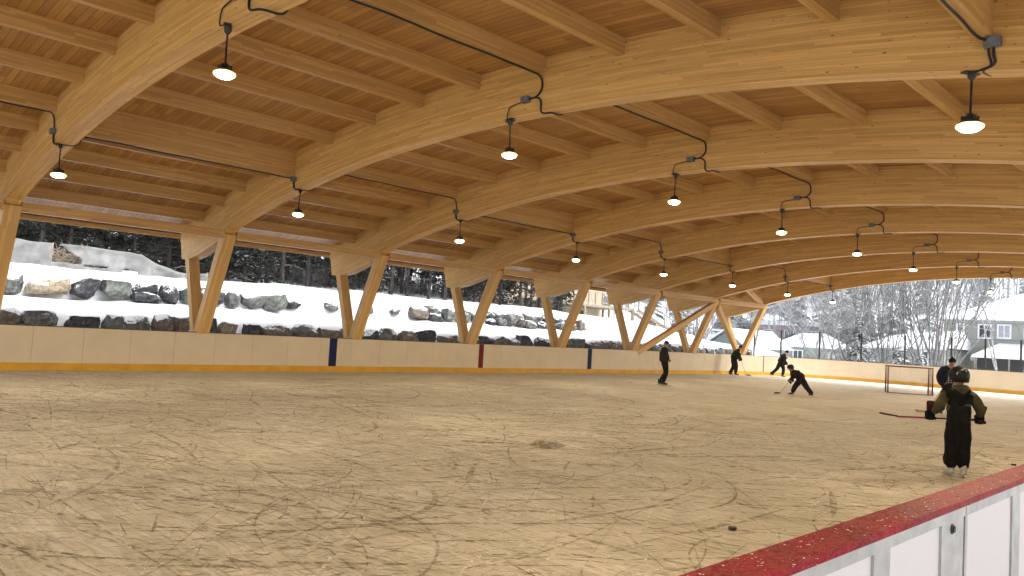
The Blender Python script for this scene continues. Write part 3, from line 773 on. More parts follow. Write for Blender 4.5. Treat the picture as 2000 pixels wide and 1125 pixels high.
# ------------------------------------------------------------------ trees
def pine_mesh(seed, H=11.0, low=1.2, dense=1.0, spread=1.9, leaf=.16):
    rs = random.Random(seed); t = MB(); c = MB(); n = 9; rad_ = .09+.06*rs.random()
    bend = [(noise.noise(Vector((seed, i*.5, 0)))*.12, noise.noise(Vector((seed, i*.5, 9)))*.12) for i in range(n)]
    pts = [(bend[i][0], bend[i][1], H*i/(n-1)-.4) for i in range(n)]
    t.tube(pts, [(.10+.07*rs.random())*0+rad_*(1-.82*i/(n-1)) for i in range(n)], 8)
    z = low*.4
    while z < H-.3:
        k = (z/H); Lb = spread*(1-k)**.75*rs.uniform(.55, 1.1) if z > low else spread*rs.uniform(.2, .55)
        for q in range(rs.choice([2, 3, 3, 4])):
            a = rs.uniform(0, 6.283); L = Lb*rs.uniform(.6, 1.1); dr = rs.uniform(-.30, .12)
            P = [Vector((0, 0, z))+Vector((math.cos(a), math.sin(a), 0))*L*f+Vector((0, 0, dr*L*f*f+.06*math.sin(f*3))) for f in (0, .33, .66, 1)]
            t.tube(P, [.022, .015, .010, .004], 4, cap=False)
            if z < low and rs.random() < .8: 
                continue
            for m_ in range(int(15*dense*max(.5, L))):
                f = rs.uniform(.2, 1.05); o = Vector((0, 0, z))+Vector((math.cos(a), math.sin(a), 0))*L*f+Vector((0, 0, dr*L*f*f))
                o += Vector((rs.gauss(0, .13), rs.gauss(0, .13), rs.gauss(-.03, .09)))
                for w_ in range(3):
                    d = Vector((math.cos(a)+rs.gauss(0, .8), math.sin(a)+rs.gauss(0, .8), rs.gauss(-.1, .6))).normalized(); s_ = leaf*rs.uniform(.6, 1.5)
                    sd__ = d.cross(Vector((rs.gauss(0, 1), rs.gauss(0, 1), rs.gauss(0, 1)))).normalized()*s_*.30
                    c.face([o-sd__, o+sd__, o+d*s_+sd__*.3, o+d*s_-sd__*.3], [(0, 0)]*4)
        z += rs.uniform(.13, .26)
    return t.mesh('trunk', 'bark', True), c.mesh('crown', 'needles')
def inst(name, parts, loc, rz, sc, label, cat, group):
    t = empty(name, loc, rz); t.scale = (sc, sc, sc); tag(t, label, cat, group)
    for nm, me in parts:
        o = bpy.data.objects.new(nm, me); COL.objects.link(o); o.parent = t
    return t
pines = [pine_mesh(s, R.uniform(9, 12), lo, de, sp) for s, lo, de, sp in ((1, .5, 1.9, 2.1), (2, .35, 2.0, 2.2), (3, 1.0, 1.6, 1.9), (4, 2.0, 1.1, 1.9), (5, 2.5, 1.0, 1.8))]
rp = random.Random(77); spots = []
for row, (x0, st, jit) in enumerate(((-12.6, 1.25, .5), (-14.6, 1.2, .7), (-16.8, 1.35, .8), (-19.5, 1.7, 1.0), (-23.5, 2.2, 1.5))):
    y = 4.5+row*.7 + (4 if row == 0 else 0)
    while y < 40+row*3:
        x = x0+rp.uniform(-jit, jit); yy = y+rp.uniform(-.3, .3)
        if not (row >= 2 and yy > 36): spots.append((x, yy, row))
        y += st*rp.uniform(.75, 1.3)
for x, y, row in spots:
    v = rp.choice([0, 1, 2]) if y < 19 else rp.choice([2, 3, 4, 3])
    inst('pine_tree', (('trunk', pines[v][0]), ('crown', pines[v][1])), (x, y, ground_z(x, y)-.05), rp.uniform(0, 6.28), rp.uniform(.85, 1.15),
         'dark pine in the dense stand above the boulder bank', 'tree', 'pines in the dense stand on the bank')
# undergrowth saplings with dead twigs (thin trunks between the pines)
def bare_mesh(seed, H, r0, lv=4, spread=.5, multi=1, mat_='palebark', upw=.5, kids=(3, 5), sides=5):
    rs = random.Random(seed); b = MB()
    def grow(p, d, L, r, lvl):
        n = 4 if lvl < 2 else 3; P = [p.copy()]; rr_ = [r]; dd = d.copy()
        for i in range(n):
            dd = (dd+Vector((rs.gauss(0, .13), rs.gauss(0, .13), rs.gauss(.03*upw, .08)))).normalized(); P.append(P[-1]+dd*L/n); rr_.append(r*(1-.62*(i+1)/n))
        b.tube(P, rr_, max(3, sides-lvl), cap=False)
        if lvl >= lv: return
        for q in range(rs.randint(*kids)+(2 if lvl == 0 else 0)):
            f = rs.uniform(.22 if lvl else .25, 1.0); i = min(n-1, int(f*n)); pp = P[i].lerp(P[i+1], f*n-i)
            ax = dd.orthogonal().normalized(); ax.rotate(Matrix.Rotation(rs.uniform(0, 6.28), 3, dd)); ang = rs.uniform(.35, .35+spread)
            nd = (dd*math.cos(ang)+ax*math.sin(ang)+Vector((0, 0, upw*.35))).normalized()
            grow(pp, nd, L*rs.uniform(.42, .66)*(1.1-.45*f), max(.004, r*(1-.6*f)*rs.uniform(.45, .7)), lvl+1)
    for m_ in range(multi):
        a = rs.uniform(0, 6.28); k = 0 if multi == 1 else rs.uniform(.08, .42)
        grow(Vector((math.cos(a)*.15*(multi > 1), math.sin(a)*.15*(multi > 1), -.2)), Vector((math.cos(a)*k, math.sin(a)*k, 1)).normalized(), H*rs.uniform(.8, 1), r0*(1 if multi == 1 else rs.uniform(.5, 1)), 0)
    return b.mesh('branches', mat_, True)
bares = [bare_mesh(31, 9, .095, 4, .6, 1, kids=(4, 6)), bare_mesh(32, 10, .058, 4, .32, 13, 'greybark', .9, (2, 3)), bare_mesh(33, 10, .08, 4, .7, 2), bare_mesh(34, 8, .05, 4, .45, 1, 'greybark', 1.0, (3, 4)), bare_mesh(35, 6, .035, 4, .8, 6, 'palebark', .3, (3, 4))]
BT = [(-.35, 56, 2, 1.15, 'pale frosted bare tree, tallest, behind the fence left of the thick snowy spruce'), (1.25, 56.5, 0, 1.1, 'pale straight bare tree with forked limbs behind the farthest hanging lamp on the left'),
      (-1.9, 57, 4, 1.5, 'wide bushy bare tree right of the last arch column'), (-3.3, 55, 4, 1.15, 'low frosted bare thicket beside the last arch column'),
      (.45, 58.5, 1, 1.05, 'dense multi-stemmed bare tree behind the pale straight one'), (3.9, 57.5, 3, 1.25, 'slim dark bare tree in the middle of the end opening'),
      (4.2, 60, 3, 1.3, 'second slim bare tree right behind the slim dark one'), (4.9, 57, 3, 1.35, 'tall thin bare tree left of the fan-shaped clump'), (5.9, 57.5, 1, 1.25, 'large fan-shaped clump of bare stems left of the grey house'),
      (11.2, 57, 3, .75, 'thin bare tree in front of the grey house wall'), (14.2, 54, 0, .95, 'bare tree reaching in from the right edge over the grey house'),
      (2.6, 58.5, 1, .95, 'thicket of thin bare stems behind the drooping spruce'), (3.2, 62, 2, 1.1, 'hazy forked bare tree between the two slim trees and the spruce'), (5.1, 63, 1, 1.2, 'hazy clump of bare stems behind the second slim tree'), (-.9, 60, 2, 1.2, 'broad forked bare tree above the striding skater'), (8.9, 63, 2, 1.15, 'bare tree rising above the roof of the grey house'), (0.1, 54.5, 4, 1.0, 'frosted shrub above the boards beside the second fence post'),
      (-7.5, 58, 0, 1.05, 'pale bare tree between the last two V columns'), (-9.5, 60, 3, 1.3, 'thin bare tree beside the small gabled house'), (-11.5, 57, 4, 1.1, 'frosted bare shrubby tree beside the diagonal brace'),
      (-13.5, 59, 3, 1.4, 'slim bare tree left of the diagonal brace'), (-15.5, 62, 1, 1.2, 'clump of bare stems behind the sixth V column'), (-17.5, 66, 3, 1.5, 'slim bare tree right of the wooden deck house')]
for x, y, v, sc, lb in BT:
    inst('bare_tree', (('trunk', bares[v]),), (x, y, ground_z(x, y)), R.uniform(0, 6.28), sc, lb, 'tree', 'bare trees beyond the end boards')
def spruce_mesh(seed, H, W_):
    rs = random.Random(seed); t = MB(); c = MB(); t.tube([(0, 0, -.3), (0, 0, H*.5), (0, 0, H)], [.14, .08, .02], 7)
    z = .25
    while z < H-.1:
        L0 = W_*(1-z/H)**.8+.08
        for q in range(9):
            a = rs.uniform(0, 6.283); L = L0*rs.uniform(.7, 1.1); droop = rs.uniform(.25, .5)
            for f_ in range(int(6+L*13)):
                f = rs.uniform(.1, 1); o = Vector((math.cos(a)*L*f, math.sin(a)*L*f, z-droop*L*f*f+.1*f)); lat = Vector((-math.sin(a), math.cos(a), 0))
                o += lat*rs.gauss(0, .12)*L*.6*(1.1-f)
                d = (Vector((math.cos(a), math.sin(a), -.45))+lat*rs.gauss(0, .7)+Vector((0, 0, rs.gauss(0, .2)))).normalized(); s_ = rs.uniform(.12, .26)
                sd__ = d.cross(Vector((rs.gauss(0, .25), rs.gauss(0, .25), 1))).normalized()*s_*.28
                c.face([o-sd__, o+sd__, o+d*s_+sd__*.3, o+d*s_-sd__*.3], [(0, 0)]*4)
        z += rs.uniform(.14, .24)
    return t.mesh('trunk', 'bark', True), c.mesh('crown', 'spruce')
sp = [spruce_mesh(5, 5.4, 1.7), spruce_mesh(6, 2.6, 1.6), spruce_mesh(8, 8, 2.0)]
for x, y, v, sc, lb in ((2.05, 55, 0, .78, 'dark green snowy spruce with drooping boughs behind the end boards'), (4.85, 54.5, 1, .95, 'low broad spruce with snow lumps left of the hockey net'),
                        (6.1, 55, 1, .75, 'smaller low spruce right beside the broad one above the hockey net'), (-1.1, 62, 2, .9, 'tall hazy spruce behind the frosted bare trees'),
                        (12.6, 52.5, 1, .62, 'small dark spruce in front of the snow-roofed porch'), (-14.6, 58, 0, .8, 'green spruce left of the diagonal brace')):
    inst('spruce_tree', (('trunk', sp[v][0]), ('crown', sp[v][1])), (x, y, ground_z(x, y)), R.uniform(0, 6), sc, lb, 'tree', 'spruces beyond the rink')
# far wooded hillside, one mass
b = MB(); rf = random.Random(9)
for i in range(1500):
    y = 100+rf.random()**1.2*170; x = rf.uniform(-95, 40)*(y/110); 
    if x < -62 - (y-100)*.5: continue
    z = ground_z(x, y)-.3; h = rf.uniform(7, 13); r_ = rf.uniform(.07, .15)
    if rf.random() < .68:
        lx, ly = rf.gauss(0, .3), rf.gauss(0, .3); b.tube([(x, y, z), (x+lx, y+ly, z+h)], [r_, .02], 4, cap=False)
        for q in range(13):
            f = rf.uniform(.2, .95); a = rf.uniform(0, 6.28); L = h*.33*(1.1-f)*rf.uniform(.6, 1.2); p = Vector((x+lx*f, y+ly*f, z+h*f))
            e = p+Vector((math.cos(a)*L, math.sin(a)*L, L*rf.uniform(.5, 1.3))); b.tube([p, e], [.035, .012], 3, cap=False)
            for w_ in range(2):
                g = p.lerp(e, rf.uniform(.3, .9)); a2 = a+rf.gauss(0, .9); b.tube([g, g+Vector((math.cos(a2), math.sin(a2), rf.uniform(.5, 1.3)))*L*.45], [.018, .006], 3, cap=False)
    else:
        b.tube([(x, y, z), (x, y, z+h)], [r_, .02], 4, cap=False)
        for q in range(46):
            f = rf.uniform(.12, .98); a = rf.uniform(0, 6.28); L = (1-f)*h*.22+.2; p = Vector((x, y, z+h*f)); w_ = L*.45
            d = Vector((math.cos(a), math.sin(a), 0)); s_ = Vector((-math.sin(a), math.cos(a), 0))*w_
            b.face([p, p+d*L*.6+s_-Vector((0, 0, .25*L)), p+d*L-Vector((0, 0, .5*L)), p+d*L*.6-s_-Vector((0, 0, .25*L))], [(0, 0)]*4, 1)
tag(b.build('far_forest', ['farwood', 'farneedle']), 'far snowy wooded hillside seen through the end opening', None, None, 'stuff')
# twiggy undergrowth under the pines
b = MB(); ru = random.Random(3)
for i in range(2600):
    x = -12.2-ru.random()*9; y = ru.uniform(4, 42); z = ground_z(x, y)
    p = Vector((x, y, z+ru.random()*.2)); h = ru.uniform(.4, 1.5); q = p+Vector((ru.gauss(0, .3), ru.gauss(0, .4), 1))*h
    b.tube([p, p.lerp(q, .5)+Vector((ru.gauss(0, .04), ru.gauss(0, .04), 0)), q], [.012, .008, .003], 3, cap=False)
    for k in range(3):
        g = p.lerp(q, ru.uniform(.3, .9)); b.tube([g, g+Vector((ru.gauss(0, .3), ru.gauss(0, .3), ru.uniform(0, .4)))], [.006, .002], 3, cap=False)
tag(b.build('undergrowth', 'bark'), 'bare twiggy undergrowth at the feet of the pines', None, None, 'stuff')

# ------------------------------------------------------------------ fence above the end boards
ef = empty('chain_link_fence', (5, 49.3, 0), label='black wire fence on thin posts behind the end boards', cat='fence')
FP = [-2.75, -.82, 1.78, 4.40, 6.94, 9.45, 11.15, 12.85, 15.4, 18.0]
for x in FP:
    b = MB(); b.tube([(x, 49.3, -.2), (x, 49.3, 2.86)], .055, 8); b.lathe((x, 49.3, 2.86), [(.057, 0), (.045, .02), (.01, .035)], 8); attach(b.build('post', 'fence'), ef)
b = MB()
for z in (1.2, 2.84): b.tube([(FP[0], 49.33, z), (FP[-1], 49.33, z)], .009, 4)
attach(b.build('top_wire', 'wire'), ef)
b = MB(); s_ = .30; x0, x1, z0, z1 = FP[0], FP[-1], .3, 2.83
k = x0-(z1-z0)
while k < x1:
    for sg in (1, -1):
        a = Vector((k, 49.34, z0)) if sg > 0 else Vector((k, 49.345, z1)); e = Vector((k+(z1-z0), a.y, z1 if sg > 0 else z0))
        t0 = max(0, (x0-k)/(z1-z0)); t1 = min(1, (x1-k)/(z1-z0))
        if t1 > t0: b.tube([a.lerp(e, t0), a.lerp(e, t1)], .0022, 3, cap=False)
    k += s_
attach(b.build('wire_mesh', 'wire'), ef)

# ------------------------------------------------------------------ houses
def window(parent, x, z, w, h, y, mull=1, glass='glass', fr=.11):
    """on a wall facing -y at plane y"""
    b = MB()
    b.box(x-fr, x, y-.06, y+.01, z-fr, z+h+fr, 'z'); b.box(x+w, x+w+fr, y-.06, y+.01, z-fr, z+h+fr, 'z')
    b.box(x, x+w, y-.06, y+.01, z+h, z+h+fr, 'x'); b.box(x, x+w, y-.06, y+.01, z-fr, z, 'x')
    for i in range(1, mull+1): xm = x+w*i/(mull+1); b.box(xm-.035, xm+.035, y-.045, y+.01, z, z+h, 'z')
    f = attach(b.build('window', 'trim'), parent)
    b = MB(); b.box(x+.001, x+w-.001, y-.02, y-.004, z+.001, z+h-.001, 'x'); p = b.build('pane', glass); p.parent = f; p.matrix_parent_inverse = Matrix.Translation(-Vector(parent.location))
    p.matrix_parent_inverse = f.matrix_parent_inverse.copy() if False else Matrix.Identity(4)
    return f
def solid(name, m, verts, faces, parent, mats=None):
    b = MB(); b.quadmesh(verts, faces); return attach(b.build(name, m), parent)
def hip(x0, x1, y0, y1, z, h, rx0, rx1, ry, ov=.5):
    X0, X1, Y0, Y1 = x0-ov, x1+ov, y0-ov, y1+ov
    v = [(X0, Y0, z), (X1, Y0, z), (X1, Y1, z), (X0, Y1, z), (rx0, ry, z+h), (rx1, ry, z+h), (X0, Y0, z-.18), (X1, Y0, z-.18), (X1, Y1, z-.18), (X0, Y1, z-.18)]
    return v, [(0, 1, 5, 4), (1, 2, 5), (2, 3, 4, 5), (3, 0, 4), (6, 7, 1, 0), (7, 8, 2, 1), (8, 9, 3, 2), (9, 6, 0, 3), (9, 8, 7, 6)]
# big grey house
gh = empty('grey_house', (6, 90, 0), label='grey-green two-storey house with snow-covered hip roof at the right edge', cat='house')
b = MB(); b.box(-1.25, 16, 85, 95, -.4, 5.35, 'x'); attach(b.build('wall', 'greywall'), gh)
v, f = hip(-1.25, 16, 85, 95, 5.55, 2.9, 4.3, 12, 90); solid('roof', 'snow', v, f, gh)
b = MB(); b.box(-1.8, 16.5, 84.40, 84.49, 5.30, 5.48, 'x'); attach(b.build('eave_board', 'greywall'), gh)
for x, z, w, h, mu, g in ((.02, 4.25, .45, .75, 0, 'glass'), (1.9, 3.85, .90, 1.15, 1, 'glass'), (3.52, 3.92, .90, 1.10, 1, 'paleglass'), (5.7, 3.9, .9, 1.1, 1, 'glass'), (.02, 1.45, .5, .85, 1, 'glass'), (1.85, .85, 1.0, 1.25, 0, 'glass')):
    window(gh, x, z, w, h, 85, mu, g, .14)
b = MB(); b.box(1.20, 1.50, 84.93, 85, 1.55, 1.95, 'x'); attach(b.build('vent', 'trim'), gh)
b = MB(); b.box(-1.26, 16, 84.96, 85, 3.28, 3.36, 'x'); attach(b.build('band', 'greywall'), gh)
b = MB(); vs = [(2.75, 79.2, 2.05), (11, 79.2, 2.05), (11, 84.9, 3.35), (3.6, 84.9, 3.35), (2.75, 79.2, 1.87), (11, 79.2, 1.87), (11, 84.9, 3.17), (3.6, 84.9, 3.17)]
b.quadmesh(vs, [(0, 1, 2, 3), (4, 5, 1, 0), (7, 6, 5, 4), (3, 7, 4, 0), (1, 5, 6, 2)]); attach(b.build('porch_roof', 'snow'), gh)
b = MB(); b.box(3.0, 11, 80.0, 84.98, -.4, 1.86, 'x'); attach(b.build('porch', 'dark'), gh)
for x in (2.95, 5.6, 8.3):
    b = MB(); b.box(x, x+.12, 79.35, 79.47, -.3, 1.9, 'z'); attach(b.build('porch_post', 'timber'), gh)
# low house left of it
lh = empty('low_house', (-3, 82, 0), label='low house with wide snowy roof and white double window left of the grey house', cat='house')
b = MB(); b.box(-5.6, .75, 78, 86, -.4, 2.40, 'x'); attach(b.build('wall', 'greywall'), lh)
solid('roof', 'snow', [(-6.2, 77.4, 2.38), (1.2, 77.4, 2.55), (1.2, 82, 4.35), (-5.2, 82, 3.6), (1.2, 87, 2.5), (-6.2, 87, 2.4), (-6.2, 77.4, 2.2), (1.2, 77.4, 2.37)], [(0, 1, 2, 3), (3, 2, 4, 5), (0, 3, 5), (1, 4, 2), (6, 7, 1, 0)], lh)
window(lh, -.95, .95, .95, 1.15, 78, 1, 'glass', .15)
b = MB(); b.box(-.6, -.1, 80.5, 81.0, 3.5, 4.6, 'z'); attach(b.build('chimney', 'brownwall'), lh)
# small gabled house seen between the last V columns
g2 = empty('gabled_house', (-12.5, 66, 0), label='small green-grey house with a snowy gable roof behind the last V column', cat='house')
b = MB(); b.box(-14.2, -10.4, 62.2, 70, -.4, 1.6, 'x'); b.quadmesh([(-14.2, 62.2, 1.6), (-10.4, 62.2, 1.6), (-12.1, 62.2, 2.9)], [(0, 1, 2)]); attach(b.build('wall', 'greenwall'), g2)
solid('roof', 'snow', [(-14.9, 61.7, 1.35), (-12.1, 61.7, 3.2), (-12.1, 70.5, 3.2), (-14.9, 70.5, 1.35), (-9.8, 61.7, 1.5), (-9.8, 70.5, 1.5), (-14.9, 61.7, 1.2), (-12.1, 61.7, 3.02), (-9.8, 61.7, 1.35)], [(0, 1, 2, 3), (1, 4, 5, 2), (6, 7, 1, 0), (7, 8, 4, 1)], g2)
window(g2, -12.9, .75, .8, .7, 62.2, 1, 'paleglass', .1)
solid('snow_heap', 'snow', [(-19, 64, 2.9), (-14.4, 63, 3.1), (-14.4, 72, 3.1), (-19, 72, 3.2), (-20, 62.5, -.3), (-14.4, 62.5, 1.3)], [(0, 1, 2, 3), (4, 5, 1, 0)], g2)
# brown long building
bh = empty('brown_building', (-36, 115, 0), label='long pale brown building with flat snowy roof far behind the last V column', cat='building')
zz = 2.2
b = MB(); b.box(-43, -24, 112, 120, 0, 5.1, 'x'); attach(b.build('wall', 'brownwall'), bh)
b = MB(); b.box(-43.5, -23.5, 111.5, 120.5, 5.1, 5.75, 'x'); attach(b.build('roof', 'snow'), bh)
for i in range(5): window(bh, -41+i*3.4, 3.3, 1.3, 1.0, 112, 1, 'glass', .1)
# white cottage far left of the end opening
wh = empty('white_cottage', (-13, 84, 0), label='far white cottage half hidden behind the skater and the bare trees', cat='house')
b = MB(); b.box(-15.5, -10, 78.5, 84, -.3, 2.0, 'x'); attach(b.build('wall', 'greywall'), wh)
v, f = hip(-15.5, -10, 78.5, 84, 2.05, 1.4, -14, -11.5, 81.2, .4); solid('roof', 'snow', v, f, wh)
window(wh, -13.6, .7, .9, .8, 78.5, 1, 'glass', .1)
# cream house with wooden deck on the bank
dh = empty('deck_house', (-21, 52, 2.5), label='cream house with a weathered wooden deck and stairs behind the fifth and sixth V columns', cat='house')
b = MB(); b.box(-25.5, -20.3, 41.5, 54.5, 1.5, 7.6, 'y'); attach(b.build('wall', 'creamwall'), dh)
solid('roof', 'snow', [(-26.5, 40.8, 7.6), (-19.6, 40.8, 7.6), (-19.6, 55.2, 7.6), (-26.5, 55.2, 7.6), (-23, 40.8, 9.6), (-23, 55.2, 9.6)], [(0, 4, 5, 3), (4, 1, 2, 5), (0, 1, 4), (3, 5, 2), (0, 3, 2, 1)], dh)
b = MB(); b.box(-20.28, -16.6, 44.5, 54.3, 4.15, 4.33, 'y')
for y in (44.6, 47.8, 51.0, 54.2):
    for x in (-16.7, -19.9): b.box(x-.08, x+.08, y-.08, y+.08, 1.5, 4.149, 'z')
attach(b.build('deck', 'timber'), dh)
b = MB()
for y in [44.6+i*.9 for i in range(11)]: b.box(-16.72, -16.64, y-.04, y+.04, 4.335, 5.3, 'z')
b.box(-16.73, -16.63, 44.5, 54.0, 5.3, 5.38, 'y')
for y in [44.75+i*.19 for i in range(49)]: b.box(-16.70, -16.67, y-.018, y+.018, 4.4, 5.28, 'z')
attach(b.build('railing', 'timber'), dh)
b = MB()
for z in (2.5, 2.85, 3.2): b.box(-16.60, -16.57, 44.9, 51.8, z, z+.16, 'y')
attach(b.build('skirting_boards', 'timber'), dh)
b = MB(); b.beam((-16.3, 54.4, 4.2), (-13.6, 58.5, 1.6), .08, .25); b.beam((-17.4, 54.6, 4.2), (-14.7, 58.7, 1.6), .08, .25)
for i in range(12): q = (i+.5)/12; c_ = Vector((-16.85, 54.5, 4.2)).lerp(Vector((-14.15, 58.6, 1.6)), q); b.beam(c_+Vector((-.5, -.1, 0)), c_+Vector((.5, .1, 0)), .26, .04)
b.beam((-16.2, 54.4, 5.2), (-13.5, 58.5, 2.6), .06, .08)
for q in (0, .5, 1): c_ = Vector((-16.25, 54.4, 4.2)).lerp(Vector((-13.55, 58.5, 1.6)), q); b.beam(c_, c_+Vector((0, 0, 1)), .07, .07, (1, 0, 0))
attach(b.build('stairs', 'timber'), dh)
b = MB(); b.box(-20.285, -20.24, 46.4, 48.8, 4.4, 6.3, 'y'); attach(b.build('patio_door', 'glass'), dh)
b = MB(); b.box(-20.285, -20.24, 50.6, 52.0, 2.2, 3.9, 'y'); attach(b.build('basement_window', 'glass'), dh)
# timber house half hidden behind the pines
th_ = empty('timber_house', (-30, 24, 4), label='timber house with balcony rails half hidden behind the pines', cat='house')
b = MB(); b.box(-34, -28, 20, 29, 4, 10, 'y'); attach(b.build('wall', 'timber'), th_)
solid('roof', 'snow', [(-35, 19, 10), (-27, 19, 10), (-27, 30, 10), (-35, 30, 10), (-31, 19, 12), (-31, 30, 12)], [(0, 4, 5, 3), (4, 1, 2, 5), (0, 1, 4), (3, 5, 2), (0, 3, 2, 1)], th_)
b = MB(); b.box(-28, -26.4, 21, 28, 6.3, 6.5, 'y')
for y in [21+i*.35 for i in range(21)]: b.box(-26.5, -26.44, y-.03, y+.03, 6.5, 7.5, 'z')
b.box(-26.52, -26.42, 21, 28, 7.5, 7.6, 'y'); attach(b.build('balcony', 'timber'), th_)
for y in (21.6, 25.4):
    b = MB(); b.box(-28, -27.95, y, y+1.4, 7, 9, 'y'); attach(b.build('window', 'paleglass'), th_)

# ------------------------------------------------------------------ people
def fab(name, c, scale=9, v=.35, rough=.85):
    return simple_noise(name, tuple(x*(1-v) for x in c), tuple(x*(1+v) for x in c), scale, rough, 3, .25, .01, spec=.1)
M['c_black'] = fab('cloth_black', (.0042, .0043, .0050)); M['c_navy'] = fab('cloth_navy', (.006, .010, .026)); M['c_char'] = fab('cloth_charcoal', (.020, .020, .018))
M['c_olive'] = fab('hoodie_olive', (.060, .052, .022)); M['c_grey'] = fab('hoodie_grey', (.075, .075, .075)); M['c_red'] = fab('cloth_red', (.16, .008, .014)); M['c_dkred'] = fab('cloth_dark_red', (.036, .004, .008))
M['skin'] = simple_noise('skin', (.30, .15, .10), (.38, .20, .135), 10, .55)
M['hair'] = mat('hair', (.02, .014, .01), .6)
M['skatew'] = mat('skate_white', (.42, .42, .38), .45); M['skateb'] = mat('skate_black', (.012, .012, .014), .35); M['steel'] = mat('blade_steel', (.45, .46, .47), .3, 1)
M['helmet'] = mat('helmet_black', (.006, .006, .007), .42, spec=.18); M['helmetdec'] = mat('helmet_sticker', (.6, .6, .58), .5)
M['stickred'] = mat('stick_red', (.20, .012, .02), .4); M['stickwood'] = mat('stick_wood', (.42, .32, .17), .5); M['stickblack'] = mat('stick_black', (.02, .017, .016), .5)

BULK = 1.42
def skinmesh(nodes, edges, sub=2, name='body'):
    """nodes: name -> (x, y, z, r or (rx, ry)); one continuous skinned surface"""
    names = list(nodes); idx = {n: i for i, n in enumerate(names)}
    me = bpy.data.meshes.new('tmp'); me.from_pydata([nodes[n][:3] for n in names], [(idx[a], idx[b]) for a, b in edges], [])
    o = bpy.data.objects.new('tmp', me); COL.objects.link(o)
    sk = o.modifiers.new('skin', 'SKIN'); sk.use_smooth_shade = True; sk.branch_smoothing = .6
    lay = me.skin_vertices[0].data if me.skin_vertices else None
    if lay is None:
        bm = bmesh.new(); bm.from_mesh(me); bm.verts.layers.skin.verify(); bm.to_mesh(me); bm.free(); lay = me.skin_vertices[0].data
    for i, n in enumerate(names):
        r_ = nodes[n][3]; r_ = tuple(q*BULK for q in r_) if isinstance(r_, tuple) else r_*BULK; lay[i].radius = r_ if isinstance(r_, tuple) else (r_, r_); lay[i].use_root = (i == 0)
    su = o.modifiers.new('sub', 'SUBSURF'); su.levels = sub; su.render_levels = sub
    dg = bpy.context.evaluated_depsgraph_get(); dg.update(); res = bpy.data.meshes.new_from_object(o.evaluated_get(dg)); res.name = name
    bpy.data.objects.remove(o); bpy.data.meshes.remove(me)
    return res
def seg_dist(p, a, b):
    ab = b-a; t = max(0, min(1, (p-a).dot(ab)/max(1e-9, ab.length_squared))); return (p-(a+ab*t)).length
def paint_zones(me, nodes, zones, mats):
    """zones: list of (a, b, material index); each face takes its nearest bone's"""
    me.materials.clear()
    for m in mats: me.materials.append(M[m])
    Z = [(Vector(nodes[a][:3]), Vector(nodes[b][:3]), i) for a, b, i in zones]
    for p in me.polygons:
        p.material_index = min(Z, key=lambda z: seg_dist(p.center, z[0], z[1]))[2]; p.use_smooth = True
def wrinkle(me, amp=.008, fr=14, seed=0):
    me.update()
    for v in me.vertices:
        k = noise.noise(Vector((v.co.x*fr*.6, v.co.y*fr*.6, v.co.z*fr+seed))); v.co += v.normal*k*amp
def addobj(name, me, parent):
    o = bpy.data.objects.new(name, me); COL.objects.link(o); o.parent = parent; return o
def head_mesh(c, r, yaw=0, pitch=0, skin='skin'):
    """skull with brow, nose, mouth, chin, eyes and ears; +y is the face"""
    bm = bmesh.new(); bmesh.ops.create_icosphere(bm, subdivisions=4, radius=1)
    for v in bm.verts:
        x, y, z = v.co
        Y = y*1.12 if y < 0 else y*1.02
        if z < -.1: x *= 1-.28*min(1, (-z-.1)); Y *= 1-.10*(-z)
        if y > .3:
            Y += .24*math.exp(-((x/.16)**2+((z+.18)/.20)**2))            # nose
            Y -= .09*(math.exp(-(((x-.34)/.17)**2+((z-.08)/.12)**2))+math.exp(-(((x+.34)/.17)**2+((z-.08)/.12)**2)))  # sockets
            Y += .07*math.exp(-((x/.5)**2+((z-.26)/.10)**2))             # brow
            Y += .06*math.exp(-((x/.24)**2+((z+.52)/.07)**2))-.05*math.exp(-((x/.26)**2+((z+.60)/.035)**2))   # lips
            Y += .08*math.exp(-((x/.2)**2+((z+.86)/.12)**2))             # chin
        for s in (-1, 1): x += s*.16*math.exp(-(((y+.05)/.16)**2+((z+.05)/.26)**2))*(1 if x*s > .6 else 0)
        v.co = Vector((x*.80, Y*.92, z*1.18))*r
    Mx = Matrix.Translation(Vector(c)) @ Matrix.Rotation(yaw, 4, 'Z') @ Matrix.Rotation(pitch, 4, 'X')
    bm.transform(Mx)
    return bm, Mx
def join_head(me, bm, mi, eye_mi=None):
    bm2 = bmesh.new(); bm2.from_mesh(me); 
    tmp = bpy.data.meshes.new('h'); bm.to_mesh(tmp); bm.free(); n0 = len(bm2.faces); bm2.from_mesh(tmp); bm2.faces.ensure_lookup_table()
    for f in bm2.faces[n0:]: f.material_index = mi; f.smooth = True
    bm2.to_mesh(me); bm2.free(); bpy.data.meshes.remove(tmp)
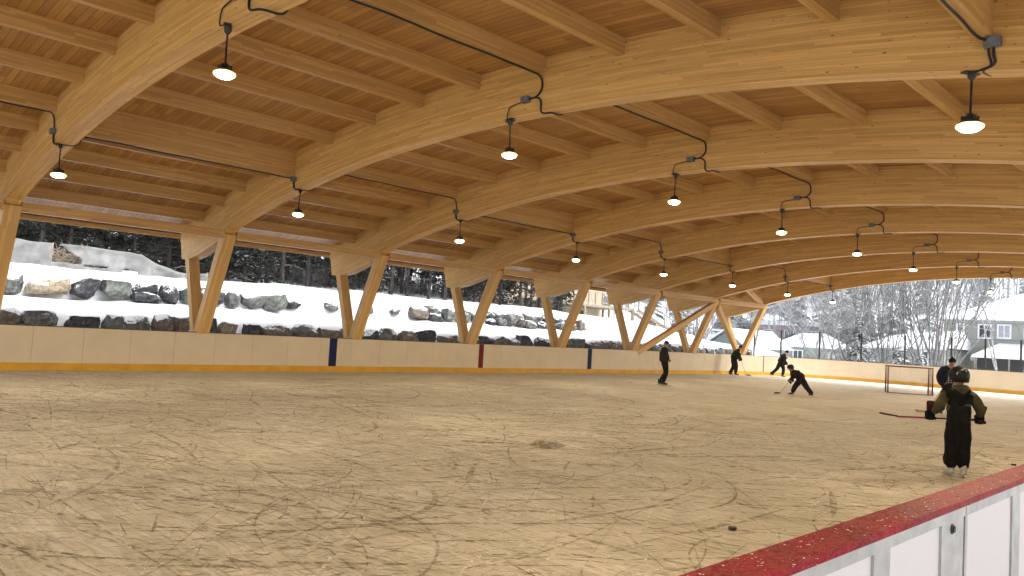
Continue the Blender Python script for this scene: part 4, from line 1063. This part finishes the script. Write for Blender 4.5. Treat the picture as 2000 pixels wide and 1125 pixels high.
def glove_mesh(c, along, palm, s=1.0, cuff=True, mats=('c_black', 'c_dkred')):
    """closed gloved hand round a stick: 'along' = stick direction, 'palm' = direction from wrist to hand"""
    b = MB(); c = Vector(c); a = Vector(along).normalized(); p = Vector(palm).normalized(); n = a.cross(p).normalized(); p = n.cross(a).normalized()
    def T(x, y, z): return c+(a*x+p*y+n*z)*s
    b.tube([T(-.0, -.075, .028), T(0, -.035, .034), T(0, .0, .032)], [.036*s, .048*s, .040*s], 8, 0)
    b.tube([T(-.036, -.03, .026), T(.036, -.03, .026)], .030*s, 8, 0)
    for i, (x, L) in enumerate(((-.039, .9), (-.013, 1.05), (.013, 1.0), (.039, .82))):
        b.tube([T(x, -.012, .034), T(x, .026*L, .030), T(x, .042*L, .004), T(x, .030*L, -.024), T(x, .004, -.030)], [.0145*s, .0145*s, .0135*s, .0125*s, .010*s], 7, 0)
    b.tube([T(-.052, -.045, .012), T(-.056, -.018, -.014), T(-.036, .006, -.034)], [.016*s, .015*s, .011*s], 7, 0)
    if cuff: b.tube([T(0, -.060, .026), T(0, -.115, .024), T(0, -.150, .022)], [.046*s, .052*s, .056*s], 10, 1)
    return b.mesh('glove', list(mats), True)
def open_hand(c, d, n, s=1.0, m='skin'):
    """relaxed hand, d = finger direction, n = palm normal"""
    b = MB(); c = Vector(c); d = Vector(d).normalized(); n = Vector(n).normalized(); w = d.cross(n).normalized()
    def T(x, y, z): return c+(w*x+d*y+n*z)*s
    b.tube([T(0, -.04, 0), T(0, .0, 0), T(0, .05, .004)], [.028*s, .036*s, .036*s], 8)
    for x, L in ((-.030, .062), (-.010, .075), (.010, .070), (.029, .055)):
        b.tube([T(x, .045, 0), T(x*1.1, .045+L*.5, .008), T(x*1.1, .045+L*.85, .028), T(x, .045+L, .045)], [.0095*s, .009*s, .008*s, .006*s], 6)
    b.tube([T(-.034, .0, .006), T(-.055, .03, .016), T(-.050, .058, .028)], [.011*s, .010*s, .008*s], 6)
    return b.mesh('hand', m, True)
def skate_mesh(ank, toe_dir, s=1.0, boot='skateb'):
    """boot and blade; ank = ankle joint, blade bottom is 0.095*s below"""
    b = MB(); a = Vector(ank); f = Vector(toe_dir); f.z = 0; f.normalize(); l = Vector((-f.y, f.x, 0))
    def T(x, y, z): return a+(l*x+f*y)*s+Vector((0, 0, z*s))
    b.tube([T(0, -.025, .13), T(0, -.02, .06), T(0, -.015, .0), T(0, .01, -.03)], [.055*s, .050*s, .048*s, .045*s], 10, 0)
    b.tube([T(0, -.075, -.025), T(0, -.03, -.018), T(0, .05, -.028), T(0, .12, -.038), T(0, .175, -.045)], [.030*s, .043*s, .043*s, .038*s, .022*s], 10, 0)
    b.tube([T(0, -.05, -.055), T(0, .16, -.062)], .012*s, 6, 1)
    for y in (-.035, .11): b.tube([T(0, y, -.055), T(0, y, -.082)], .010*s, 5, 1)
    c = [T(0, y, z) for y, z in ((-.085, -.078), (-.08, -.094), (.16, -.096), (.205, -.080))]
    for sg in (-1, 1):
        off = l*.002*s*sg; b.face([p+off for p in c], [(0, 0)]*4, 2)
    return b.mesh('skate', [boot, 'trim' if boot != 'skatew' else 'skatew', 'steel'], True)
def stick(name, p0, heel, blade, label, shaft='stickwood', bl='stickblack', r=.013, bw=.065, loc=None):
    """p0 butt end, heel, blade tip (world)"""
    p0, heel, blade = Vector(p0), Vector(heel), Vector(blade)
    t = empty(name, tuple(heel), label=label, cat='hockey stick', group='hockey sticks')
    b = MB(); b.beam(p0-heel, Vector((0, 0, 0)), r*2, r*1.5, (0, 0, 1) if abs((heel-p0).normalized().z) < .95 else (1, 0, 0)); b.build('shaft', shaft, t, bevel=.003)
    d = (heel-p0).normalized(); e = blade-heel; n = d.cross(e).normalized(); w = n.cross(e).normalized()
    if w.dot(p0-heel) < 0: w = -w
    b = MB(); pts = []
    for f, wd, cv in ((-.08, .35, 0), (0, .8, 0), (.3, 1, .006), (.7, 1, .02), (.95, .85, .035), (1.0, .4, .04)):
        c = e*f+n*cv; pts.append((c+w*0, c+w*bw*wd))
    V = []
    for a_, c_ in pts: V += [a_-n*.004, c_-n*.004, c_+n*.004, a_+n*.004]
    F = []
    for k in range(len(pts)-1):
        for j in range(4): q = (j+1) % 4; F.append((4*k+j, 4*k+q, 4*k+4+q, 4*k+4+j))
    F += [(3, 2, 1, 0), tuple(4*(len(pts)-1)+j for j in range(4))]
    b.quadmesh(V, F); b.build('blade', bl, t)
    b = MB(); dn = (p0-heel).normalized(); b.tube([p0-heel-dn*.22, p0-heel+dn*.01], r*1.12, 8); b.build('grip_tape', 'stickblack', t)
    return t
def person(loc, face, label, J, jacket, trousers, skates, hat=None, pitch=0, scale=1.0, hands=None, jr=1.0, headr=.095, glove=None, hyaw=0, lr=1.12, gs=1.15):
    """J: joints in metres; +y forward, +x the person's right. Returns the root."""
    t = empty('person', loc, math.atan2(face[1], face[0])-math.pi/2, label=label, cat='person', group='skaters on the rink'); t.scale = (scale,)*3
    g = J; n = {}
    n['pelvis'] = (*g['pelvis'], (.125, .10)); n['waist'] = (*g['waist'], (.13, .10)); n['chest'] = (*g['chest'], (.155, .11)); n['neckb'] = (*g['neckb'], (.075, .07)); n['neck'] = (*g['neck'], .052); n['skull'] = (*g['skull'], .06)
    for s in 'LR':
        n['sh'+s] = (*g['sh'+s], .062); n['el'+s] = (*g['el'+s], .045); n['wr'+s] = (*g['wr'+s], .030)
        n['hip'+s] = (*g['hip'+s], .092*lr); n['kn'+s] = (*g['kn'+s], .064*lr); n['an'+s] = (*g['an'+s], .050*lr)
    E_ = [('pelvis', 'waist'), ('waist', 'chest'), ('chest', 'neckb'), ('neckb', 'neck'), ('neck', 'skull')]
    for s in 'LR': E_ += [('neckb', 'sh'+s), ('sh'+s, 'el'+s), ('el'+s, 'wr'+s), ('pelvis', 'hip'+s), ('hip'+s, 'kn'+s), ('kn'+s, 'an'+s)]
    me = skinmesh(n, E_, 2)
    zones = [('pelvis', 'waist', 0), ('waist', 'chest', 0), ('chest', 'neckb', 0), ('neckb', 'neck', 1), ('neck', 'skull', 1)]
    for s in 'LR': zones += [('neckb', 'sh'+s, 0), ('sh'+s, 'el'+s, 0), ('el'+s, 'wr'+s, 0), ('hip'+s, 'kn'+s, 0), ('kn'+s, 'an'+s, 0), ('pelvis', 'hip'+s, 0)]
    paint_zones(me, n, zones, [trousers, 'skin'])
    bm, Mx = head_mesh(g['head'], headr, hyaw, pitch); join_head(me, bm, 1); wrinkle(me, .006, 16, loc[0])
    addobj('body', me, t)
    # jacket
    j = {}
    j['hem'] = (*g['hem'], (.165*jr, .135*jr)); j['waist'] = (*g['waist'], (.160*jr, .130*jr)); j['chest'] = (*g['chest'], (.180*jr, .138*jr)); j['neckb'] = (*g['neckb'], (.095*jr, .09*jr))
    j['coll'] = (*(Vector(g['neckb'])*.4+Vector(g['neck'])*.6), .062)
    for s in 'LR': j['sh'+s] = (*g['sh'+s], .082*jr); j['el'+s] = (*g['el'+s], .066*jr); j['wr'+s] = (*g['wr'+s], .048*jr)
    JE = [('hem', 'waist'), ('waist', 'chest'), ('chest', 'neckb'), ('neckb', 'coll')]
    for s in 'LR': JE += [('neckb', 'sh'+s), ('sh'+s, 'el'+s), ('el'+s, 'wr'+s)]
    jm = skinmesh(j, JE, 2, 'jacket'); jc = jacket if isinstance(jacket, (list, tuple)) else [jacket]
    jz = [('hem', 'waist', 0), ('waist', 'chest', 0), ('chest', 'neckb', 0), ('neckb', 'coll', 0)]
    for s in 'LR': jz += [('neckb', 'sh'+s, 0), ('sh'+s, 'el'+s, len(jc)-1), ('el'+s, 'wr'+s, len(jc)-1)]
    paint_zones(jm, j, jz, jc); wrinkle(jm, .012, 11, loc[1]); addobj('jacket', jm, t)
    for s in 'LR':
        addobj('skate', skate_mesh(g['an'+s], g['toe'+s], 1.0, skates), t)
    for s in 'LR':
        h = (hands or {}).get(s)
        if h is None: continue
        kind, c, d1, d2 = h
        addobj('glove' if kind == 'glove' else 'hand', glove_mesh(c, d1, d2, gs, True, glove or ('c_black', 'c_black')) if kind == 'glove' else open_hand(c, d1, d2, 1.0, 'skin' if kind == 'hand' else 'c_black'), t)
    Mh = Mx
    if hat:
        b = MB(); r_ = headr
        if hat == 'cap':
            b.lathe((0, 0, 0), [(r_*.92, r_*.15), (r_*.98, r_*.45), (r_*.90, r_*.85), (r_*.6, r_*1.18), (r_*.15, r_*1.30)], 18)
            V = []; 
            for a in range(-60, 61, 12): V += [(math.sin(rad(a))*r_*.86, math.cos(rad(a))*r_*.95, r_*.32), (math.sin(rad(a))*r_*1.0, math.cos(rad(a))*r_*1.05+r_*.72*math.cos(rad(a)), r_*.18)]
            V += [(x, y, z-.006) for x, y, z in V]; nn = 11
            b.quadmesh(V, [(2*k, 2*k+1, 2*k+3, 2*k+2) for k in range(nn-1)]+[(22+2*k+2, 22+2*k+3, 22+2*k+1, 22+2*k) for k in range(nn-1)]+[(2*k+1, 22+2*k+1, 22+2*k+3, 2*k+3) for k in range(nn-1)])
            mm = b.mesh('cap', 'c_black', True); nm = 'cap'
        elif hat == 'beanie':
            b.lathe((0, -.005, 0), [(r_*.93, r_*-.05), (r_*1.02, r_*.2), (r_*1.04, r_*.5), (r_*.92, r_*.92), (r_*.6, r_*1.28), (r_*.15, r_*1.45)], 18); b.lathe((0, 0, r_*1.45), [(.01, 0), (.022, .01), (.024, .025), (.01, .038)], 8); mm = b.mesh('beanie', 'c_black', True); nm = 'beanie'
        else:
            # hockey helmet: shell, rim, rear notch, vents, ear guards, cage
            prof = [(r_*1.12, r_*-.30), (r_*1.20, r_*.05), (r_*1.22, r_*.45), (r_*1.10, r_*.92), (r_*.78, r_*1.30), (r_*.25, r_*1.46)]
            b.lathe((0, -.008, 0), prof, 22)
            for i in range(len(b.v)):
                x, y, z = b.v[i]
                if y > 0 and z < r_*.2: z = z+(r_*.45)*min(1, y/(r_*.8))
                if y < -.4*r_ and z < 0: z -= r_*.25
                y *= 1.12; b.v[i] = (x, y, z)
            b.tube([(-r_*.05, -r_*1.05, r_*1.10), (-r_*.05, 0, r_*1.50), (-r_*.05, r_*1.0, r_*1.10)], .010, 6)
            b.tube([(r_*.45, -r_*1.0, r_*.95), (r_*.5, 0, r_*1.32), (r_*.45, r_*.95, r_*.95)], .010, 6); b.tube([(-r_*.55, -r_*.95, r_*.95), (-r_*.6, 0, r_*1.28), (-r_*.55, r_*.9, r_*.95)], .010, 6)
            mm = b.mesh('helmet', 'helmet', True); nm = 'helmet'
            c = MB()
            for z in (-.75, -.45, -.15, .12):
                c.tube([(math.sin(rad(a))*r_*1.12, math.cos(rad(a))*r_*1.42+r_*.05, z*r_) for a in range(-95, 96, 19)], .0032, 5)
            for a in (-70, -45, -20, 0, 20, 45, 70): c.tube([(math.sin(rad(a))*r_*1.12, math.cos(rad(a))*r_*1.42+r_*.05, z*r_) for z in (-.75, -.3, .12)], .0032, 5)
            cm = c.mesh('face_cage', 'steel', True); cm.transform(Mh); addobj('face_cage', cm, t)
            if hat == 'helmet2':
                d = MB()
                for x, z, w_, h_ in ((-.55, .55, .16, .30), (-.02, 1.02, .30, .05), (.42, .88, .16, .07)):
                    y = -math.sqrt(max(.05, 1.5-x*x-(z*.62)**2))*r_*1.16
                    d.tube([((x-w_/2)*r_, y, (z-h_/2)*r_), ((x-w_/4)*r_, y-.004, (z+h_/2)*r_), ((x+w_/2)*r_, y, (z+h_/3)*r_)], .007, 6)
                for z in (-.35, -.1, .15): d.tube([(r_*1.22, -.02, z*r_), (r_*1.20, .02, (z+.1)*r_)], .007, 6)
                dm = d.mesh('sticker', 'helmetdec', True); dm.transform(Mh); addobj('sticker', dm, t)
        mm.transform(Mh); addobj(nm, mm, t)
    return t
RTV = (math.cos(YAW), math.sin(YAW)); FWV = (-math.sin(YAW), math.cos(YAW))
neg = lambda v: (-v[0], -v[1])
# standing man in a cap, hand in pocket, in profile
base = dict(pelvis=(0, 0, .93), waist=(0, -.02, 1.06), chest=(0, -.05, 1.28), neckb=(0, -.05, 1.42), neck=(0, .0, 1.49), skull=(0, .02, 1.56), head=(0, .035, 1.605), hem=(0, -.005, .86),
            shR=(.17, -.05, 1.38), shL=(-.17, -.05, 1.38), elR=(.24, -.06, 1.12), elL=(-.25, -.04, 1.12), wrR=(.19, .13, 1.03), wrL=(-.19, .13, 1.02),
            hipR=(.09, 0, .88), hipL=(-.09, 0, .88), knR=(.10, .06, .50), knL=(-.10, .10, .50), anR=(.10, -.05, .10), anL=(-.11, -.14, .10), toeR=(0, 1, 0), toeL=(0, 1, 0))
person((5.89, 25.75, 0), RTV, 'standing man in a black cap and dark jacket, hand at his pocket', base, 'c_char', 'c_black', 'skateb', 'cap', -.12, 1.0,
       {'R': ('hand', (.155, .155, 1.0), (-.4, .5, -.5), (-1, 0, 0)), 'L': ('hand', (-.155, .155, .99), (.4, .5, -.5), (1, 0, 0))}, 1.15, .098)
J2 = dict(base); J2.update(pelvis=(0, -.08, .90), waist=(0, -.02, 1.03), chest=(0, .07, 1.22), neckb=(0, .13, 1.35), neck=(0, .19, 1.41), skull=(0, .22, 1.47), head=(0, .245, 1.50), hem=(0, -.07, .82),
    shR=(.17, .11, 1.31), shL=(-.17, .11, 1.31), elR=(.22, .12, 1.04), elL=(-.22, .14, 1.04), wrR=(.12, .26, .90), wrL=(-.10, .27, .98),
    hipR=(.09, -.08, .86), hipL=(-.09, -.08, .86), knR=(.12, .04, .48), knL=(-.12, -.02, .48), anR=(.13, .02, .10), anL=(-.14, -.20, .10))
P2 = (.85, 40.3, 0)
person(P2, RTV, 'person in black bent over a stick against the far corner boards', J2, 'c_black', 'c_black', 'skateb', 'beanie', -.45, 1.06,
       {'R': ('glove', (.10, .30, .87), (.0, .3, -1), (-.3, 1, -.3)), 'L': ('glove', (-.06, .29, .97), (.0, .3, -1), (.3, 1, -.3))}, 1.22, lr=1.25)
def loc2w(P, face, l, s=1.0):
    f = Vector((face[0], face[1])); r_ = Vector((face[1], -face[0])); return Vector((P[0]+(r_.x*l[0]+f.x*l[1])*s, P[1]+(r_.y*l[0]+f.y*l[1])*s, P[2]+l[2]*s))
stick('hockey_stick', loc2w(P2, RTV, (0, .20, 1.12), 1.06), loc2w(P2, RTV, (.02, .62, .03), 1.06), loc2w(P2, RTV, (.05, .86, .015), 1.06), 'pale stick held by the bent person at the far corner')
J3 = dict(base); J3.update(pelvis=(0, -.02, .88), waist=(0, .05, 1.01), chest=(0, .15, 1.20), neckb=(0, .21, 1.33), neck=(0, .27, 1.39), skull=(0, .31, 1.45), head=(0, .335, 1.48), hem=(0, -.02, .82),
    shR=(.17, .18, 1.30), shL=(-.17, .18, 1.30), elR=(.24, .10, 1.05), elL=(-.24, .22, 1.04), wrR=(.22, .24, .86), wrL=(-.20, .34, .90),
    hipR=(.09, -.02, .85), hipL=(-.09, -.02, .85), knR=(.10, .16, .50), knL=(-.10, -.16, .48), anR=(.10, .10, .10), anL=(-.11, -.50, .16), toeR=(0, 1, 0), toeL=(0, 1, 0))
person((2.05, 43.45, 0), RTV, 'person in black striding along the end boards with one leg kicked back', J3, 'c_black', 'c_black', 'skateb', 'beanie', -.35, .98,
       {'R': ('glove', (.21, .30, .82), (0, .3, -1), (0, 1, -.5)), 'L': ('glove', (-.18, .40, .87), (0, .3, -1), (0, 1, -.5))}, 1.22, lr=1.25)
# crouching child with stick
JK = dict(base); JK.update(pelvis=(0, -.18, .80), waist=(0, -.06, .95), chest=(0, .12, 1.08), neckb=(0, .24, 1.17), neck=(0, .31, 1.22), skull=(0, .36, 1.26), head=(0, .39, 1.30), hem=(0, -.22, .76),
    shR=(.17, .22, 1.12), shL=(-.17, .22, 1.12), elR=(.20, .16, .86), elL=(-.22, .25, .90), wrR=(.10, .36, .72), wrL=(-.10, .34, .80),
    hipR=(.10, -.18, .76), hipL=(-.10, -.18, .76), knR=(.14, .06, .46), knL=(-.15, -.36, .44), anR=(.15, .20, .10), anL=(-.20, -.62, .12), toeR=(0, 1, 0), toeL=(-.2, 1, 0))
KP = (10.28, 27.95, 0); KS_ = .76
person(KP, neg(RTV), 'small child in a dark red jacket and helmet crouching over a stick', JK, ['c_dkred', 'c_black'], 'c_black', 'skateb', 'helmet', -.2, KS_,
       {'R': ('glove', (.08, .41, .68), (0, .8, -1), (0, 1, -.6)), 'L': ('glove', (-.08, .37, .78), (0, .8, -1), (0, 1, -.6))}, 1.3, .125, lr=1.5)
stick('hockey_stick', loc2w(KP, neg(RTV), (0, .22, .98), KS_), loc2w(KP, neg(RTV), (.02, .86, .03), KS_), loc2w(KP, neg(RTV), (.10, 1.10, .012), KS_), 'wooden stick with dark blade held low by the crouching child')
# goalie-side man, facing the camera
J5 = dict(base); J5.update(pelvis=(0, -.03, .90), chest=(.02, .03, 1.24), neckb=(.02, .05, 1.38), neck=(.0, .08, 1.45), skull=(-.01, .09, 1.52), head=(-.01, .11, 1.555), waist=(.01, -.01, 1.05),
    shR=(.20, .04, 1.33), shL=(-.18, .04, 1.33), elR=(.30, .0, 1.08), elL=(-.22, .14, 1.06), wrR=(.24, .14, .87), wrL=(.0, .26, 1.04),
    knR=(.18, .06, .50), knL=(-.14, .06, .50), anR=(.22, .0, .10), anL=(-.20, -.02, .10), toeR=(.3, 1, 0), toeL=(-.3, 1, 0))
G5 = (15.92, 26.0, 0); F5 = (.52, -.854)
person(G5, F5, 'man in a navy jacket and dark beanie facing the camera in front of the net', J5, 'c_navy', 'c_black', 'skateb', 'beanie', -.1, 1.02,
       {'R': ('glove', (.22, .235, .84), (.6, -.2, -1), (.2, 1, -.2)), 'L': ('glove', (.10, .29, 1.04), (.6, -.2, -1), (1, .6, 0))}, 1.2, lr=1.2)
stick('hockey_stick', loc2w(G5, F5, (.08, .27, 1.12), 1.02), loc2w(G5, F5, (.66, .10, .03), 1.02), loc2w(G5, F5, (.90, .05, .012), 1.02), 'yellowish stick held out by the man in front of the net', 'stickwood', 'stickwood')
# near child from behind
NK = (19.76, 12.66, 0); FN = (-.56, .828)
J6 = dict(pelvis=(0, 0, .83), waist=(0, -.01, .96), chest=(0, -.02, 1.13), neckb=(0, -.02, 1.25), neck=(0, .02, 1.31), skull=(0, .03, 1.39), head=(0.005, .04, 1.44), hem=(0, 0, .93),
    shR=(.165, -.02, 1.205), shL=(-.165, -.02, 1.205), elR=(.275, -.02, 1.02), elL=(-.265, -.01, 1.01), wrR=(.330, .09, .90), wrL=(-.295, .10, .90),
    hipR=(.075, 0, .78), hipL=(-.075, 0, .78), knR=(.080, .02, .45), knL=(-.075, .0, .45), anR=(.085, .0, .10), anL=(-.070, .06, .10), toeR=(.25, 1, 0), toeL=(-.1, 1, 0))
kid = person(NK, FN, 'child seen from behind in black bib overalls and olive hoodie', J6, ['c_grey', 'c_olive'], 'c_black', 'skatew', 'helmet2', 0, 1.0,
       {'R': ('glove', (.355, .165, .84), (1, 0, 0), (.05, .3, -1)), 'L': ('glove', (-.315, .165, .85), (1, 0, 0), (-.05, .3, -1))}, .80, .115, ('c_black', 'c_dkred'), gs=1.32)
# bib overalls as clothing: trouser legs, bib back and crossed straps, hood
def overalls(t):
    n = {'top': (0, -.024, 1.115, (.142, .120)), 'mid': (0, -.008, .94, (.134, .118)), 'hip': (0, 0, .80, (.128, .105))}
    for s, x in (('R', 1), ('L', -1)):
        n['t'+s] = (.066*x, 0, .66, .080); n['k'+s] = (.070*x, .01, .45, .068); n['c'+s] = (.076*x, .01+(.03 if x < 0 else 0), .27, .072); n['b'+s] = (.078*x, .02+(.03 if x < 0 else 0), .13, .072)
    me = skinmesh(n, [('hip', 'mid'), ('mid', 'top'), ('hip', 'tR'), ('tR', 'kR'), ('kR', 'cR'), ('cR', 'bR'), ('hip', 'tL'), ('tL', 'kL'), ('kL', 'cL'), ('cL', 'bL')], 3, 'overalls')
    me.materials.append(M['c_black']); wrinkle(me, .016, 15, 3); wrinkle(me, .006, 40, 7)
    for p in me.polygons: p.use_smooth = True
    addobj('overalls', me, t)
    b = MB()
    for sg in (-1, 1): b.beam((sg*.060, -.172, 1.10), (0, -.186, 1.165), .036, .012, (0, 1, 0)); b.beam((0, -.186, 1.16), (sg*.11, -.120, 1.275), .036, .012, (0, 1, 0))
    b.build('strap', 'c_black', t)
    hd = skinmesh({'a': (-.095, -.020, 1.285, (.045, .045)), 'b': (-.060, -.085, 1.275, (.052, .052)), 'c': (0, -.110, 1.265, (.056, .058)), 'd': (.060, -.085, 1.275, (.052, .052)), 'e': (.095, -.020, 1.285, (.045, .045))},
                  [('a', 'b'), ('b', 'c'), ('c', 'd'), ('d', 'e')], 2, 'hood'); hd.materials.append(M['c_olive']); wrinkle(hd, .008, 18)
    for p in hd.polygons: p.use_smooth = True
    addobj('hood', hd, t)
overalls(kid)
w = lambda l: loc2w(NK, FN, l)
stick('hockey_stick', w((.385, .205, .835)), w((-.78, .205, .80)), w((-1.02, .20, .795)), 'red and black stick held level across the thighs of the near child', 'stickred', 'stickblack', .016, .06)

# ------------------------------------------------------------------ hockey net
A_ = Vector((10.51, 36.44, 0)); B_ = Vector((12.04, 37.35, 0)); d_ = (B_-A_).normalized(); n2 = Vector((-d_.y, d_.x, 0)); B_ = A_+d_*1.80
hn = empty('hockey_net', tuple((A_+B_)/2), label='hockey net with dark red pipe frame standing askew near the end boards', cat='hockey net')
O = (A_+B_)/2; a, c = A_-O, B_-O; dep = n2*.62; z1 = Vector((0, 0, 1.19))
b = MB()
b.tube([a, a+z1, c+z1, c], .032, 8); b.tube([a, c], .032, 8); b.build('back_frame', 'steelred', hn, True)
b = MB(); b.tube([a+dep+d_*.02, a+dep+z1+d_*.02, c+dep+z1-d_*.02, c+dep-d_*.02], .032, 8); b.build('goal_mouth_frame', 'steelred', hn, True)
for p in (a, c, a+z1, c+z1): b = MB(); b.tube([p, p+dep], .02, 8); b.build('side_rail', 'steelred', hn, True)
b = MB()
def net_panel(p, u, v, nu, nv):
    for i in range(1, nu): b.tube([p+u*i/nu, p+u*i/nu+v], .0022, 3, cap=False)
    for i in range(1, nv): b.tube([p+v*i/nv, p+v*i/nv+u], .0022, 3, cap=False)
net_panel(a, c-a, z1, 40, 26); net_panel(a, dep, z1, 13, 26); net_panel(c, dep, z1, 13, 26); net_panel(a+z1, c-a, dep, 40, 13)
b.build('netting', 'netting', hn)

# ------------------------------------------------------------------ pucks
for x, y, lb in ((19.49, 6.73, 'black puck lying alone on the near ice left of the red cap'), (19.93, 15.14, 'black puck showing just above the red cap at the right edge'), (14.88, 26.39, 'black puck on the far ice between the near child and the net')):
    b = MB(); b.lathe((0, 0, 0), [(.036, 0), (.0385, .003), (.0385, .022), (.036, .0254)], 24); o = b.build('puck', 'black', smooth=False); o.location = (x, y, .006); tag(o, lb, 'puck', 'pucks on the ice')

# ------------------------------------------------------------------ falling-snow air beyond and over everything
HAZE_D = .0009
hm = bpy.data.materials.new('haze'); hm.use_nodes = True; ht = hm.node_tree; ht.nodes.clear()
pv = ht.nodes.new('ShaderNodeVolumePrincipled'); pv.inputs['Color'].default_value = (.92, .95, 1, 1); pv.inputs['Density'].default_value = HAZE_D; pv.inputs['Anisotropy'].default_value = .2
oo = ht.nodes.new('ShaderNodeOutputMaterial'); ht.links.new(pv.outputs[0], oo.inputs['Volume']); M['haze'] = hm
b = MB(); b.box(-410, 410, -210, 510, -3, 130, 'x'); tag(b.build('haze', 'haze'), 'pale wintry air', None, None, 'stuff')
SC.cycles.volume_bounces = 0
SC.cycles.use_adaptive_sampling = True; SC.cycles.adaptive_threshold = .02; SC.cycles.adaptive_min_samples = 24
